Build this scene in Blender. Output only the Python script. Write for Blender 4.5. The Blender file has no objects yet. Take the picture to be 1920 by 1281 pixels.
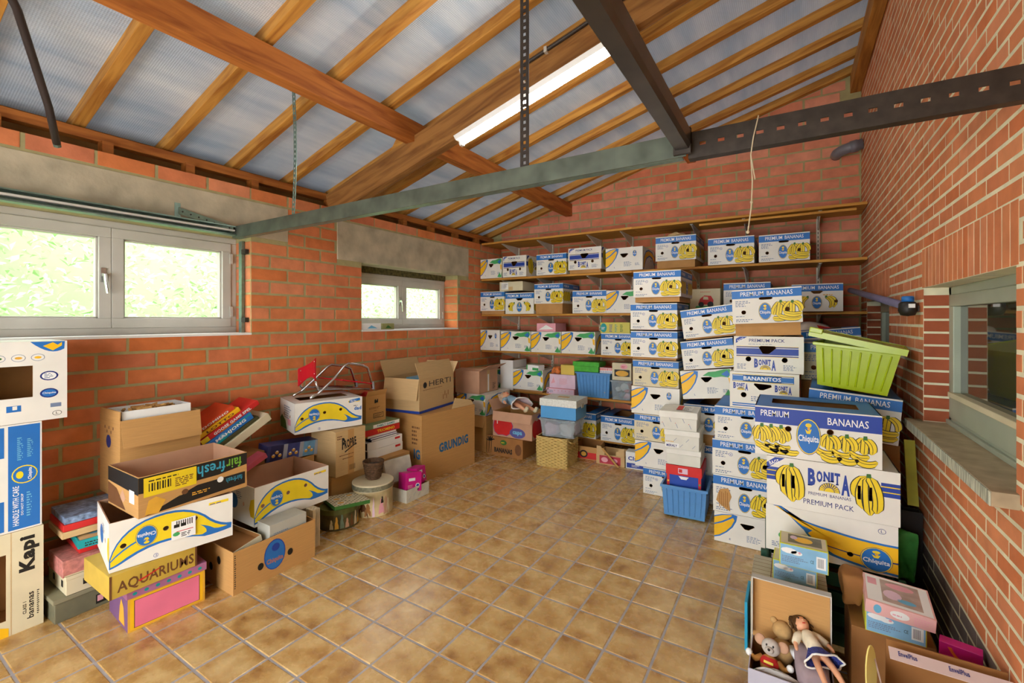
import bpy, bmesh, math, random
from mathutils import Matrix, Vector, Euler
random.seed(7)
SC = bpy.context.scene
COL = SC.collection
R = math.radians
# ---------------------------------------------------------------- camera, world, exposure
cd = bpy.data.cameras.new('camera'); cam = bpy.data.objects.new('camera', cd); COL.objects.link(cam)
CAMX, CAMZ, YAW, FPX, HOR = 3.5, 1.5, R(31.76), 847.0, 600.3
cd.sensor_width = 36.0; cd.lens = 36.0 * FPX / 1920; cd.shift_y = -(640.5 - HOR) / 1920; cd.clip_start = 0.02
cam.location = (CAMX, 0, CAMZ); cam.rotation_euler = (R(90), 0, YAW)
SC.camera = cam
w = bpy.data.worlds.new('World'); SC.world = w; w.use_nodes = True
bg = w.node_tree.nodes['Background']; bg.inputs[0].default_value = (0.97, 0.985, 1.0, 1); bg.inputs[1].default_value = 8.0; w.cycles.sampling_method = 'NONE'
vs = SC.view_settings
vs.view_transform = 'Standard'; vs.look = 'None'; vs.exposure = 0.2; vs.gamma = 1.0; vs.use_curve_mapping = False
SC.cycles.max_bounces = 4; SC.cycles.use_light_tree = False; SC.cycles.diffuse_bounces = 3; SC.cycles.glossy_bounces = 2; SC.cycles.transmission_bounces = 6
SC.cycles.transparent_max_bounces = 8; SC.cycles.caustics_reflective = False; SC.cycles.caustics_refractive = False
SC.cycles.use_denoising = True; SC.cycles.use_adaptive_sampling = True; SC.cycles.adaptive_threshold = 0.08
LAMP_STRENGTH = 62.0

# ---------------------------------------------------------------- materials
def lin(c):
    return tuple(((x / 255) / 12.92 if x / 255 <= 0.04045 else ((x / 255 + 0.055) / 1.055) ** 2.4) for x in c[:3])
MATS = {}
def nodemat(name):
    m = bpy.data.materials.new(name); m.use_nodes = True
    nt = m.node_tree; b = nt.nodes['Principled BSDF']
    return m, nt, b
def mat(name, col, rough=0.6, var=0.10, scale=14.0, metal=0.0, bump=0.0, bscale=None, spec=0.4, trans=0.0, alpha=1.0, stretch=None, emit=0):
    if name in MATS: return MATS[name]
    m, nt, b = nodemat(name); N = nt.nodes; L = nt.links
    c = lin(col)
    tc = N.new('ShaderNodeTexCoord'); mp = N.new('ShaderNodeMapping'); L.new(tc.outputs['Object'], mp.inputs[0])
    if stretch: mp.inputs['Scale'].default_value = stretch
    nz = N.new('ShaderNodeTexNoise'); nz.inputs['Scale'].default_value = scale; nz.inputs['Detail'].default_value = 2.5
    L.new(mp.outputs[0], nz.inputs['Vector'])
    cr = N.new('ShaderNodeValToRGB')
    cr.color_ramp.elements[0].position = 0.3; cr.color_ramp.elements[1].position = 0.7
    cr.color_ramp.elements[0].color = (*[x * (1 - var) for x in c], 1); cr.color_ramp.elements[1].color = (*[min(1, x * (1 + var)) for x in c], 1)
    L.new(nz.outputs['Fac'], cr.inputs[0]); L.new(cr.outputs[0], b.inputs['Base Color'])
    b.inputs['Roughness'].default_value = rough; b.inputs['Metallic'].default_value = metal
    b.inputs['Specular IOR Level'].default_value = spec
    if trans: b.inputs['Transmission Weight'].default_value = trans
    if alpha < 1: b.inputs['Alpha'].default_value = alpha
    if bump:
        bp = N.new('ShaderNodeBump'); bp.inputs['Strength'].default_value = bump; bp.inputs['Distance'].default_value = 0.004
        if bscale:
            n2 = N.new('ShaderNodeTexNoise'); n2.inputs['Scale'].default_value = bscale; n2.inputs['Detail'].default_value = 3
            L.new(mp.outputs[0], n2.inputs['Vector']); L.new(n2.outputs['Fac'], bp.inputs['Height'])
        else: L.new(nz.outputs['Fac'], bp.inputs['Height'])
        L.new(bp.outputs[0], b.inputs['Normal'])
    if emit:
        b.inputs['Emission Color'].default_value = (*c, 1); b.inputs['Emission Strength'].default_value = emit
    MATS[name] = m
    return m
def brickmat(name, cols, island=False, scale=9.0, rough=0.8):
    """fired clay: one tone per brick out of `cols`, flamed by noise"""
    m, nt, b = nodemat(name); N = nt.nodes; L = nt.links
    if island:
        g = N.new('ShaderNodeNewGeometry'); rnd = g.outputs['Random Per Island']
    else:
        g = N.new('ShaderNodeObjectInfo'); rnd = g.outputs['Random']
    cr = N.new('ShaderNodeValToRGB'); cr.color_ramp.interpolation = 'LINEAR'
    while len(cr.color_ramp.elements) < len(cols): cr.color_ramp.elements.new(0.5)
    for i, c in enumerate(cols):
        e = cr.color_ramp.elements[i]; e.position = i / (len(cols) - 1); e.color = (*lin(c), 1)
    L.new(rnd, cr.inputs[0])
    ge = N.new('ShaderNodeNewGeometry')
    nz = N.new('ShaderNodeTexNoise'); nz.inputs['Scale'].default_value = scale; nz.inputs['Detail'].default_value = 3
    L.new(ge.outputs['Position'], nz.inputs['Vector'])
    mx = N.new('ShaderNodeMix'); mx.data_type = 'RGBA'; mx.blend_type = 'MULTIPLY'; mx.inputs[0].default_value = 1
    c2 = N.new('ShaderNodeValToRGB'); c2.color_ramp.elements[0].position = 0.25; c2.color_ramp.elements[1].position = 0.75
    c2.color_ramp.elements[0].color = (0.80, 0.77, 0.75, 1); c2.color_ramp.elements[1].color = (1.12, 1.10, 1.08, 1)
    L.new(nz.outputs['Fac'], c2.inputs[0]); L.new(cr.outputs[0], mx.inputs[6]); L.new(c2.outputs[0], mx.inputs[7])
    L.new(mx.outputs[2], b.inputs['Base Color']); b.inputs['Roughness'].default_value = rough; b.inputs['Specular IOR Level'].default_value = 0.25
    n3 = N.new('ShaderNodeTexNoise'); n3.inputs['Scale'].default_value = 60; n3.inputs['Detail'].default_value = 1
    L.new(ge.outputs['Position'], n3.inputs['Vector'])
    bp = N.new('ShaderNodeBump'); bp.inputs['Strength'].default_value = 0.25; bp.inputs['Distance'].default_value = 0.004
    L.new(n3.outputs['Fac'], bp.inputs['Height']); L.new(bp.outputs[0], b.inputs['Normal'])
    MATS[name] = m
    return m
def woodmat(name, c1, c2, axis, rough=0.65):
    m, nt, b = nodemat(name); N = nt.nodes; L = nt.links
    tc = N.new('ShaderNodeTexCoord'); mp = N.new('ShaderNodeMapping'); L.new(tc.outputs['Object'], mp.inputs[0])
    sc = [16, 16, 16]; sc[axis] = 1.6; mp.inputs['Scale'].default_value = sc
    oi = N.new('ShaderNodeObjectInfo'); va = N.new('ShaderNodeVectorMath'); va.operation = 'ADD'
    ml = N.new('ShaderNodeMath'); ml.operation = 'MULTIPLY'; ml.inputs[1].default_value = 31; L.new(oi.outputs['Random'], ml.inputs[0])
    L.new(mp.outputs[0], va.inputs[0]); L.new(ml.outputs[0], va.inputs[1])
    nz = N.new('ShaderNodeTexNoise'); nz.inputs['Scale'].default_value = 1.5; nz.inputs['Detail'].default_value = 4; nz.inputs['Distortion'].default_value = 0.8
    L.new(va.outputs[0], nz.inputs['Vector'])
    cr = N.new('ShaderNodeValToRGB'); E = cr.color_ramp.elements
    E[0].position = 0.28; E[0].color = (*lin(c2), 1); E[1].position = 0.62; E[1].color = (*lin(c1), 1)
    L.new(nz.outputs['Fac'], cr.inputs[0])
    # knots
    n4 = N.new('ShaderNodeTexVoronoi'); n4.inputs['Scale'].default_value = 0.32; L.new(va.outputs[0], n4.inputs['Vector'])
    kr = N.new('ShaderNodeValToRGB'); kr.color_ramp.elements[0].position = 0.05; kr.color_ramp.elements[0].color = (0.35, 0.28, 0.2, 1)
    kr.color_ramp.elements[1].position = 0.17; kr.color_ramp.elements[1].color = (1, 1, 1, 1)
    L.new(n4.outputs['Distance'], kr.inputs[0])
    mx = N.new('ShaderNodeMix'); mx.data_type = 'RGBA'; mx.blend_type = 'MULTIPLY'; mx.inputs[0].default_value = 0.8
    L.new(cr.outputs[0], mx.inputs[6]); L.new(kr.outputs[0], mx.inputs[7]); L.new(mx.outputs[2], b.inputs['Base Color'])
    b.inputs['Roughness'].default_value = rough; b.inputs['Specular IOR Level'].default_value = 0.3
    bp = N.new('ShaderNodeBump'); bp.inputs['Strength'].default_value = 0.2; bp.inputs['Distance'].default_value = 0.003
    L.new(nz.outputs['Fac'], bp.inputs['Height']); L.new(bp.outputs[0], b.inputs['Normal'])
    MATS[name] = m
    return m

M_white = mat('white_board', (232, 229, 220), 0.55, 0.04, 8)
M_whiteg = mat('white_gloss_board', (238, 238, 234), 0.35, 0.03, 6)
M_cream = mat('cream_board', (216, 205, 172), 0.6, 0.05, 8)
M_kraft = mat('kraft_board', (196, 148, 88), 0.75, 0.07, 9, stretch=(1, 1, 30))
M_kraftd = mat('kraft_board_dark', (158, 108, 58), 0.8, 0.09, 9)
M_kraftp = mat('kraft_board_pale', (205, 172, 122), 0.75, 0.06, 9, stretch=(1, 1, 30))
M_kraftr = mat('kraft_board_rosy', (196, 152, 122), 0.75, 0.06, 9)
M_blue = mat('print_blue', (38, 112, 190), 0.45, 0.06, 10)
M_blued = mat('print_deep_blue', (36, 66, 158), 0.45, 0.06, 10)
M_navy = mat('print_navy', (30, 48, 120), 0.5, 0.05, 10)
M_yel = mat('print_yellow', (238, 208, 38), 0.45, 0.06, 10)
M_yelo = mat('print_orange_yellow', (245, 190, 30), 0.45, 0.06, 10)
M_blk = mat('print_black', (32, 30, 28), 0.5, 0.1, 10)
M_grn = mat('print_green', (70, 165, 95), 0.5, 0.1, 20)
M_grnd = mat('print_dark_green', (58, 110, 48), 0.5, 0.1, 20)
M_txt = mat('print_small_text', (120, 135, 165), 0.6, 0.05, 10)
M_pwhite = mat('print_white', (240, 240, 238), 0.5, 0.02, 10)
M_red = mat('print_red', (205, 40, 38), 0.5, 0.08, 12)
M_pink = mat('pink_card', (232, 165, 178), 0.5, 0.06, 12)
M_lilac = mat('lilac_card', (226, 196, 214), 0.5, 0.06, 12)
M_cyan = mat('light_blue_card', (110, 180, 215), 0.45, 0.06, 10)
M_gold = mat('print_gold', (225, 170, 60), 0.5, 0.1, 15)
M_brownp = mat('print_brown', (112, 72, 40), 0.6, 0.1, 15)
M_steel = mat('galvanised_steel', (126, 150, 140), 0.42, 0.14, 40, metal=0.75)
M_dsteel = mat('dark_steel', (66, 58, 52), 0.5, 0.25, 25, metal=0.5)
M_chrome = mat('chrome_tube', (205, 205, 208), 0.18, 0.03, 10, metal=1.0)
M_alu = mat('window_paint', (196, 192, 182), 0.4, 0.06, 5)
M_conc = mat('concrete', (184, 172, 146), 0.9, 0.22, 6, bump=0.4, bscale=45)
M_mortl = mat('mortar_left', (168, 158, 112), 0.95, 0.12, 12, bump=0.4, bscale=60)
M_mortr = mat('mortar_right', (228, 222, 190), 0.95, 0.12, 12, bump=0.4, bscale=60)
M_grout = mat('grout', (172, 166, 168), 0.9, 0.1, 30)
M_plank = woodmat('shelf_plank', (206, 150, 66), (172, 112, 40), 0)
W_OR, W_OD = (204, 146, 66), (152, 92, 34)
M_beamX = woodmat('timber_rafter', W_OR, W_OD, 0)
M_beamY = woodmat('timber_purlin', (190, 116, 52), (140, 74, 28), 1)
M_pine = woodmat('pine_lath', (205, 160, 95), (170, 120, 60), 2)

# ---------------------------------------------------------------- mesh helpers
class MB:
    def __init__(s): s.v = []; s.f = []; s.m = []; s.mats = []
    def mi(s, m):
        if m not in s.mats: s.mats.append(m)
        return s.mats.index(m)
    def add(s, vs, fs, m, M=None):
        o = len(s.v); i = s.mi(m)
        s.v += [tuple(M @ Vector(p)) for p in vs] if M is not None else [tuple(p) for p in vs]
        for f in fs: s.f.append(tuple(o + k for k in f)); s.m.append(i)
        return s
    def box(s, x0, x1, y0, y1, z0, z1, m, M=None):
        vs = [(x, y, z) for z in (z0, z1) for y in (y0, y1) for x in (x0, x1)]
        return s.add(vs, [(0, 2, 3, 1), (4, 5, 7, 6), (0, 1, 5, 4), (2, 6, 7, 3), (0, 4, 6, 2), (1, 3, 7, 5)], m, M)
    def taper(s, w, d, h, t, m, M=None, open_top=False, wall=0.004, m2=None):
        """tub: bottom w x d centred, top larger by t on each side"""
        def ring(k, z, inset=0): return [(-w / 2 - k + inset, -d / 2 - k + inset, z), (w / 2 + k - inset, -d / 2 - k + inset, z), (w / 2 + k - inset, d / 2 + k - inset, z), (-w / 2 - k + inset, d / 2 + k - inset, z)]
        vs = ring(0, 0) + ring(t, h)
        fs = [(3, 2, 1, 0)] + [(i, (i + 1) % 4, 4 + (i + 1) % 4, 4 + i) for i in range(4)]
        if open_top:
            vs += ring(t, h, wall) + ring(0, wall, wall)
            fs += [(4 + i, 4 + (i + 1) % 4, 8 + (i + 1) % 4, 8 + i) for i in range(4)] + [(8 + i, 8 + (i + 1) % 4, 12 + (i + 1) % 4, 12 + i) for i in range(4)] + [(12, 13, 14, 15)]
        else: fs += [(4, 5, 6, 7)]
        return s.add(vs, fs, m, M)
    def prism(s, pts, a, b, m, M=None, axis='y'):
        """extrude a 2D outline (CCW seen from the low side... either way) from a to b along axis"""
        n = len(pts)
        def P(p, q): return {'y': (p[0], q, p[1]), 'z': (p[0], p[1], q), 'x': (q, p[0], p[1])}[axis]
        vs = [P(p, a) for p in pts] + [P(p, b) for p in pts]
        fs = [tuple(range(n)), tuple(range(2 * n - 1, n - 1, -1))] + [(i, n + i, n + (i + 1) % n, (i + 1) % n) for i in range(n)]
        return s.add(vs, fs, m, M)
    def tube(s, path, r, m, n=8, M=None, cap=True):
        path = [Vector(p) for p in path]; vs = []; fs = []; k = len(path)
        rr = r if isinstance(r, (list, tuple)) else [r] * k
        up = Vector((0, 0, 1)); prev = None
        for i, p in enumerate(path):
            d = (path[min(i + 1, k - 1)] - path[max(i - 1, 0)]).normalized()
            if prev is None:
                a = d.cross(up); a = a if a.length > 1e-3 else d.cross(Vector((1, 0, 0)))
            else: a = prev - d * prev.dot(d)
            a.normalize(); prev = a; b = d.cross(a)
            for j in range(n):
                t = 2 * math.pi * j / n; vs.append(p + (a * math.cos(t) + b * math.sin(t)) * rr[i])
        for i in range(k - 1):
            for j in range(n): fs.append((i * n + j, i * n + (j + 1) % n, (i + 1) * n + (j + 1) % n, (i + 1) * n + j))
        if cap: fs += [tuple(range(n - 1, -1, -1)), tuple((k - 1) * n + j for j in range(n))]
        return s.add(vs, fs, m, M)
    def lathe(s, prof, m, n=20, M=None, sx=1, sy=1):
        vs = []; fs = []
        for r, z in prof: vs += [(r * sx * math.cos(2 * math.pi * j / n), r * sy * math.sin(2 * math.pi * j / n), z) for j in range(n)]
        for i in range(len(prof) - 1):
            for j in range(n): fs.append((i * n + j, i * n + (j + 1) % n, (i + 1) * n + (j + 1) % n, (i + 1) * n + j))
        fs += [tuple(range(n - 1, -1, -1)), tuple((len(prof) - 1) * n + j for j in range(n))]
        return s.add(vs, fs, m, M)
    def ball(s, c, r, m, n=10, k=7, M=None):
        rx, ry, rz = r if isinstance(r, (tuple, list)) else (r, r, r)
        vs = [(c[0], c[1], c[2] - rz)]; fs = []
        for i in range(1, k):
            t = math.pi * i / k
            vs += [(c[0] + rx * math.sin(t) * math.cos(2 * math.pi * j / n), c[1] + ry * math.sin(t) * math.sin(2 * math.pi * j / n), c[2] - rz * math.cos(t)) for j in range(n)]
        vs.append((c[0], c[1], c[2] + rz)); e = len(vs) - 1
        for j in range(n):
            fs.append((0, 1 + (j + 1) % n, 1 + j)); fs.append((e, 1 + (k - 2) * n + j, 1 + (k - 2) * n + (j + 1) % n))
        for i in range(k - 2):
            for j in range(n): fs.append((1 + i * n + j, 1 + i * n + (j + 1) % n, 1 + (i + 1) * n + (j + 1) % n, 1 + (i + 1) * n + j))
        return s.add(vs, fs, m, M)
    def mesh(s, name, smooth=False):
        me = bpy.data.meshes.new(name); me.from_pydata(s.v, [], s.f)
        for m in s.mats: me.materials.append(m)
        me.polygons.foreach_set('material_index', s.m)
        if smooth: me.polygons.foreach_set('use_smooth', [True] * len(s.f))
        me.validate(); me.update()
        return me
    def build(s, name, parent=None, loc=None, rot=None, smooth=False, bevel=0):
        o = bpy.data.objects.new(name, s.mesh(name, smooth)); COL.objects.link(o)
        if parent: o.parent = parent
        if loc: o.location = loc
        if rot: o.rotation_euler = rot
        if bevel:
            md = o.modifiers.new('bevel', 'BEVEL'); md.width = bevel; md.segments = 2; md.limit_method = 'ANGLE'
        return o
def link(name, me, parent=None, loc=None, rot=None, scale=None):
    o = bpy.data.objects.new(name, me); COL.objects.link(o)
    if parent: o.parent = parent
    if loc: o.location = loc
    if rot: o.rotation_euler = rot
    if scale: o.scale = scale
    return o
def tag(o, label=None, cat=None, group=None, kind=None):
    if label: o['label'] = label
    if cat: o['category'] = cat
    if group: o['group'] = group
    if kind: o['kind'] = kind
    return o
def thing(name, label, cat, loc=(0, 0, 0), rot=0, group=None):
    o = bpy.data.objects.new(name, None); COL.objects.link(o); o.empty_display_size = 0.05
    o.location = loc; o.rotation_euler = rot if isinstance(rot, (tuple, list)) else (0, 0, rot)
    return tag(o, label, cat, group)
def struct(o): o['kind'] = 'structure'; return o
def view_rank(p):
    """how large a piece at p shows: inverse distance squared when inside the photograph's field, else far down"""
    X = p[0] - CAMX; a = X * math.cos(YAW) + p[1] * math.sin(YAW); s = -X * math.sin(YAW) + p[1] * math.cos(YAW)
    if s < 0.2: return -1
    u = 960 + FPX * a / s; v = HOR - FPX * (p[2] - CAMZ) / s
    return (1 if -30 < u < 1950 and -30 < v < 1311 else -1) / (s * s)
# ---------------------------------------------------------------- room dimensions
RX, RY, Y0 = 4.06, 5.37, -1.3              # right wall, back wall, open garage front
def roof(x): return 2.72 + 0.28 * x        # underside of the rafters
# bricks ---------------------------------------------------------
B_ORANGE = [(208, 120, 78), (216, 134, 90), (212, 122, 64), (222, 144, 104), (204, 118, 82), (218, 130, 74)]
B_BACK = [(214, 134, 106), (220, 146, 120), (210, 116, 76), (224, 152, 124), (212, 126, 94), (216, 138, 108)]
B_RIGHT = [(212, 132, 90), (218, 142, 98), (208, 120, 74), (224, 148, 108), (206, 126, 86), (216, 136, 90)]
def unit_brick(m):
    b = MB(); e = 0.035
    vs = [(0, 0, 0), (1, 0, 0), (1, 0, 1), (0, 0, 1), (0, -0.75, 0), (1, -0.75, 0), (1, -0.75, 1), (0, -0.75, 1), (e * .5, -1, e), (1 - e * .5, -1, e), (1 - e * .5, -1, 1 - e), (e * .5, -1, 1 - e)]
    b.add(vs, [(4, 0, 1, 5), (5, 1, 2, 6), (6, 2, 3, 7), (7, 3, 0, 4), (8, 4, 5, 9), (9, 5, 6, 10), (10, 6, 7, 11), (11, 7, 4, 8), (8, 9, 10, 11)], m)
    return b
def brickwork(wall, rects, cols, keyname, rot, org, proud=0.0045, clip=None, limit=300, rank_bonus=None):
    """rects: (a0,a1,z0,z1) along the wall. Local frame of a brick: x along wall, -y out of the wall"""
    mo = brickmat('brick_' + keyname, cols); ms = brickmat('bricks_far_' + keyname, cols, island=True)
    unit = unit_brick(mo).mesh('brick')
    M = Matrix.Translation(Vector(org)) @ Matrix.Rotation(rot, 4, 'Z')
    items = []
    for r in rects:
        c = M @ Vector(((r[0] + r[1]) / 2, 0, (r[2] + r[3]) / 2)); items.append((view_rank(c) * (r[1] - r[0]) * (r[3] - r[2]), r))
    items.sort(key=lambda t: -t[0])
    far = MB()
    for i, (k, r) in enumerate(items):
        pr = proud * random.uniform(0.75, 1.15)
        if i < limit and k > 0:
            o = link('brick', unit, wall); o.matrix_local = M @ Matrix.Translation((r[0], 0, r[2])) @ Matrix.Rotation(random.uniform(-.004, .004), 4, 'Y') @ Matrix.Diagonal((r[1] - r[0], pr, r[3] - r[2], 1))
        else:
            far.add(unit_brick(ms).v, unit_brick(ms).f, ms, M @ Matrix.Translation((r[0], 0, r[2])) @ Matrix.Diagonal((r[1] - r[0], pr, r[3] - r[2], 1)))
    if far.v: tag(far.build('brick_courses', wall), 'further courses of brick', kind='stuff')
def lay(a0, a1, z0, n0, n1, Lm, Hm, joint, jv, phase, openings, top=None, jitter=0.004, cut=None):
    out = []
    for n in range(n0, n1):
        zb = z0 + n * Hm + joint / 2; zt = zb + Hm - joint
        ph = phase[n % 2]
        k = math.floor((a0 - ph) / Lm)
        while ph + k * Lm < a1:
            s = max(a0, ph + k * Lm + jv / 2); e = min(a1, ph + (k + 1) * Lm - jv / 2); k += 1
            segs = [(s, e)]
            for (o0, o1, b0, b1) in openings:
                if zt > b0 + 0.004 and zb < b1 - 0.004:
                    ns = []
                    for (p, q) in segs:
                        if q <= o0 or p >= o1: ns.append((p, q)); continue
                        if p < o0: ns.append((p, o0 - 0.002))
                        if q > o1: ns.append((o1 + 0.002, q))
                    segs = ns
            for (p, q) in segs:
                if q - p > 0.03:
                    if top and zt > top(p, q):
                        if cut is not None: cut.append((p, q, zb, zt))
                        continue
                    j = random.uniform(-jitter, jitter) if q - p > Lm * .8 else 0
                    out.append((p + j, q + j, zb, zt))
    return out
# ---- left wall: face at x = 0, two windows, concrete lintels
WL = [(0.34, 1.88, 1.40, 2.135), (2.92, 4.386, 1.40, 2.05)]
LINT = [(-0.02, 2.175, 2.135, 2.413), (2.645, 4.60, 2.05, 2.413)]
TOPL = 2.505
b = MB()
def lw(y0, y1, z0, z1): b.box(-0.30, -0.003, y0, y1, z0, z1, M_mortl)
lw(Y0, RY + .3, -0.1, 1.40)
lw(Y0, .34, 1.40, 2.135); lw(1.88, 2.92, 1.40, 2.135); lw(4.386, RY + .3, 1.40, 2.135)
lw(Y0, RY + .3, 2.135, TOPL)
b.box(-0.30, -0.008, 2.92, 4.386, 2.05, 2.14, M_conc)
wall_left = struct(b.build('wall_left'))
ops = [(a - .0, c, d, e) for (a, c, d, e) in WL] + [(a, c, d, e) for (a, c, d, e) in LINT]
rects = lay(Y0 + 1.2, RY, -0.023, 1, 25, 0.30, 0.1015, 0.0175, 0.0175, (2.175, 2.025), ops)
brickwork(wall_left, rects, B_ORANGE, 'left', R(90), (-0.0035, 0, 0))
for i, (a0, a1, z0, z1) in enumerate(LINT):
    tag(MB().box(-0.30, 0.004, a0, a1, z0 + .002, z1 - .008, M_conc).build('concrete_lintel', wall_left, bevel=.004), 'raw grey concrete lintel')
# window reveals: headers on the far jambs
revm = brickmat('brick_reveal', B_ORANGE); ru = unit_brick(revm).mesh('brick')
for (yy, z1) in ((1.88, 2.135), (4.386, 2.05)):
    z = 1.405
    while z + .088 < z1 + .02:
        o = link('brick', ru, wall_left, (-0.215, yy + .008, z), None, (0.205, 0.010, 0.088)); z += 0.1015
# sills of the left windows
for (a0, a1, z0, z1) in WL:
    tag(MB().box(-0.30, 0.006, a0, a1, z0 - .012, z0 + .004, M_whiteg).build('window_sill', wall_left), 'thin white window sill')
# ---- back wall: face at y = RY, sloping top
b = MB()
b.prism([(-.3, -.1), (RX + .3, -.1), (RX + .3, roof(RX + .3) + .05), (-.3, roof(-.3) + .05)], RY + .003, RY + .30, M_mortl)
wall_back = struct(b.build('wall_back')); CUT = []
rects = lay(0, RX - .012, -0.023, 1, 39, 0.30, 0.1035, 0.0165, 0.0165, (3.45, 3.60), [(3.94, 4.1, 3.66, 4)], top=lambda p, q: roof(p) - .004, cut=CUT)
brickwork(wall_back, rects, B_BACK, 'back', 0, (0, RY + .0035, 0), limit=285)
for (p, q, zb, zt) in CUT:                       # bricks cut to the roof slope
    g = lambda x: roof(x) - .004
    pts = [(p, zb), (q, zb), (q, min(zt, g(q)))]
    if g(q) > zt: pts.append((min(q, max(p, (zt + .004 - 2.72) / .28)), zt))
    pts.append((p, min(zt, g(p))))
    if g(p) < zb: pts = [((zb + .004 - 2.72) / .28, zb)] + pts[1:-1]
    if g(q) > zb + .012 and pts[1][0] - pts[0][0] > .02: MB().prism(pts, RY - .001, RY + .004, MATS['brick_back']).build('brick', wall_back)
# ---- right wall: face at x = RX, small bricks, two windows
WR = [(1.906, 3.007, 0.995, 1.66), (3.94, 5.0, 0.995, 1.66)]
b = MB()
def rw(y0, y1, z0, z1): b.box(RX + .0008, RX + .30, y0, y1, z0, z1, M_mortr)
TOPR = 4.3
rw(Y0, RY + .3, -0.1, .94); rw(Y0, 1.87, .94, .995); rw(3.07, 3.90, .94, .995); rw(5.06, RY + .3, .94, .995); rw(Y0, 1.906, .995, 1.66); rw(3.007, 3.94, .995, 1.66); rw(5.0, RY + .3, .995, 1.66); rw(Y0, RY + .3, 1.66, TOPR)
wall_right = struct(b.build('wall_right'))
sold = [(a - .02, c + .02, 1.66, 1.858) for (a, c, _, _) in WR]
rects = lay(0.6, RY, 0.0076, 6, 64, 0.19, 0.0636, 0.0145, 0.010, (3.287, 3.192), WR + sold, jitter=.003)
sr = []
for (a, c, _, _) in sold:
    y = a
    while y + .055 < c + .01: sr.append((y + .004, y + .059, 1.662, 1.853)); y += .0636
rects += sr
# the wall's local x runs along -y: mirror the ranges
brickwork(wall_right, [(-q, -p, z0, z1) for (p, q, z0, z1) in rects], B_RIGHT, 'right', R(-90), (RX + .0012, 0, 0), proud=.0016)
rd = lay(0.6, RY, 0.0076, 0, 6, 0.19, 0.0636, 0.0125, 0.0065, (3.287, 3.192), [])
brickwork(wall_right, [(-q, -p, z0, z1) for (p, q, z0, z1) in rd], [(96, 86, 84), (122, 108, 102), (108, 98, 94), (130, 114, 106)], 'plinth', R(-90), (RX + .0012, 0, 0), proud=.0016, limit=60)
rm2 = brickmat('brick_reveal_right', [(158, 84, 56), (176, 96, 64), (164, 88, 60)]); ru2 = unit_brick(rm2).mesh('brick')
for yy in (3.007, 5.0):
    z = .998
    while z + .053 < 1.66:
        link('brick', ru2, wall_right, (RX + .002, yy + .007, z), None, (0.098, 0.009, 0.053)); z += 0.0636
# stone sills
M_sill = mat('stone_sill', (176, 158, 128), .8, .18, 14, bump=.3, bscale=80)
M_sille = mat('stone_sill_tooled', (176, 178, 160), .85, .5, 30, bump=.8, bscale=50, stretch=(1, 3, .4))
for (a0, a1, z0, z1) in WR:
    sb = MB().box(RX - .06, RX + .20, a0 - .03, a1 + .058, z0 - .045, z0, M_sill)
    sb.box(RX - .0635, RX - .06, a0 - .03, a1 + .058, z0 - .045, z0 - .001, M_sille)
    tag(sb.build('window_sill', wall_right, bevel=.003), 'rough grey stone window sill')
# ---- unseen garage front behind the camera, added to cut front fill, open doorway
fw = MB(); fw.box(-.30, .75, Y0 - .25, Y0, -.1, 4.2, M_mortl); fw.box(3.35, RX + .30, Y0 - .25, Y0, -.1, 4.2, M_mortl); fw.box(.75, 3.35, Y0 - .25, Y0, 2.15, 4.2, M_mortl)
struct(fw.build('wall_front_fill_block'))
# ---- floor with square tiles
floor = struct(MB().box(-.3, RX + .3, Y0 - .8, RY + .3, -.12, -.0022, M_grout).build('floor'))
def tilemat(name, island):
    m, nt, bs = nodemat(name); N = nt.nodes; L = nt.links
    g = N.new('ShaderNodeNewGeometry'); 
    rnd = g.outputs['Random Per Island'] if island else N.new('ShaderNodeObjectInfo').outputs['Random']
    ml = N.new('ShaderNodeMath'); ml.operation = 'MULTIPLY'; ml.inputs[1].default_value = 40; L.new(rnd, ml.inputs[0])
    va = N.new('ShaderNodeVectorMath'); va.operation = 'ADD'; L.new(g.outputs['Position'], va.inputs[0]); L.new(ml.outputs[0], va.inputs[1])
    n1 = N.new('ShaderNodeTexNoise'); n1.inputs['Scale'].default_value = 8.5; n1.inputs['Detail'].default_value = 5; n1.inputs['Roughness'].default_value = .55
    L.new(va.outputs[0], n1.inputs['Vector'])
    cr = N.new('ShaderNodeValToRGB'); E = cr.color_ramp.elements
    E[0].position = .30; E[0].color = (*lin((160, 114, 62)), 1); E[1].position = .66; E[1].color = (*lin((216, 182, 122)), 1)
    e = E.new(.46); e.color = (*lin((194, 152, 90)), 1)
    L.new(n1.outputs['Fac'], cr.inputs[0]); L.new(cr.outputs[0], bs.inputs['Base Color'])
    n2 = N.new('ShaderNodeTexNoise'); n2.inputs['Scale'].default_value = 30; n2.inputs['Detail'].default_value = 4; L.new(va.outputs[0], n2.inputs['Vector'])
    rr = N.new('ShaderNodeMapRange'); rr.inputs[3].default_value = .18; rr.inputs[4].default_value = .36; L.new(n2.outputs['Fac'], rr.inputs[0]); L.new(rr.outputs[0], bs.inputs['Roughness'])
    bp = N.new('ShaderNodeBump'); bp.inputs['Strength'].default_value = .12; bp.inputs['Distance'].default_value = .004
    L.new(n1.outputs['Fac'], bp.inputs['Height']); L.new(bp.outputs[0], bs.inputs['Normal'])
    bs.inputs['Specular IOR Level'].default_value = .75
    return m
mt, mti = tilemat('floor_tile', False), tilemat('floor_tile_far', True)
TS = 0.2075; tx0 = 2.357 - 12 * TS; ty0 = 1.758 - 14 * TS; J = .0045
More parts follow.
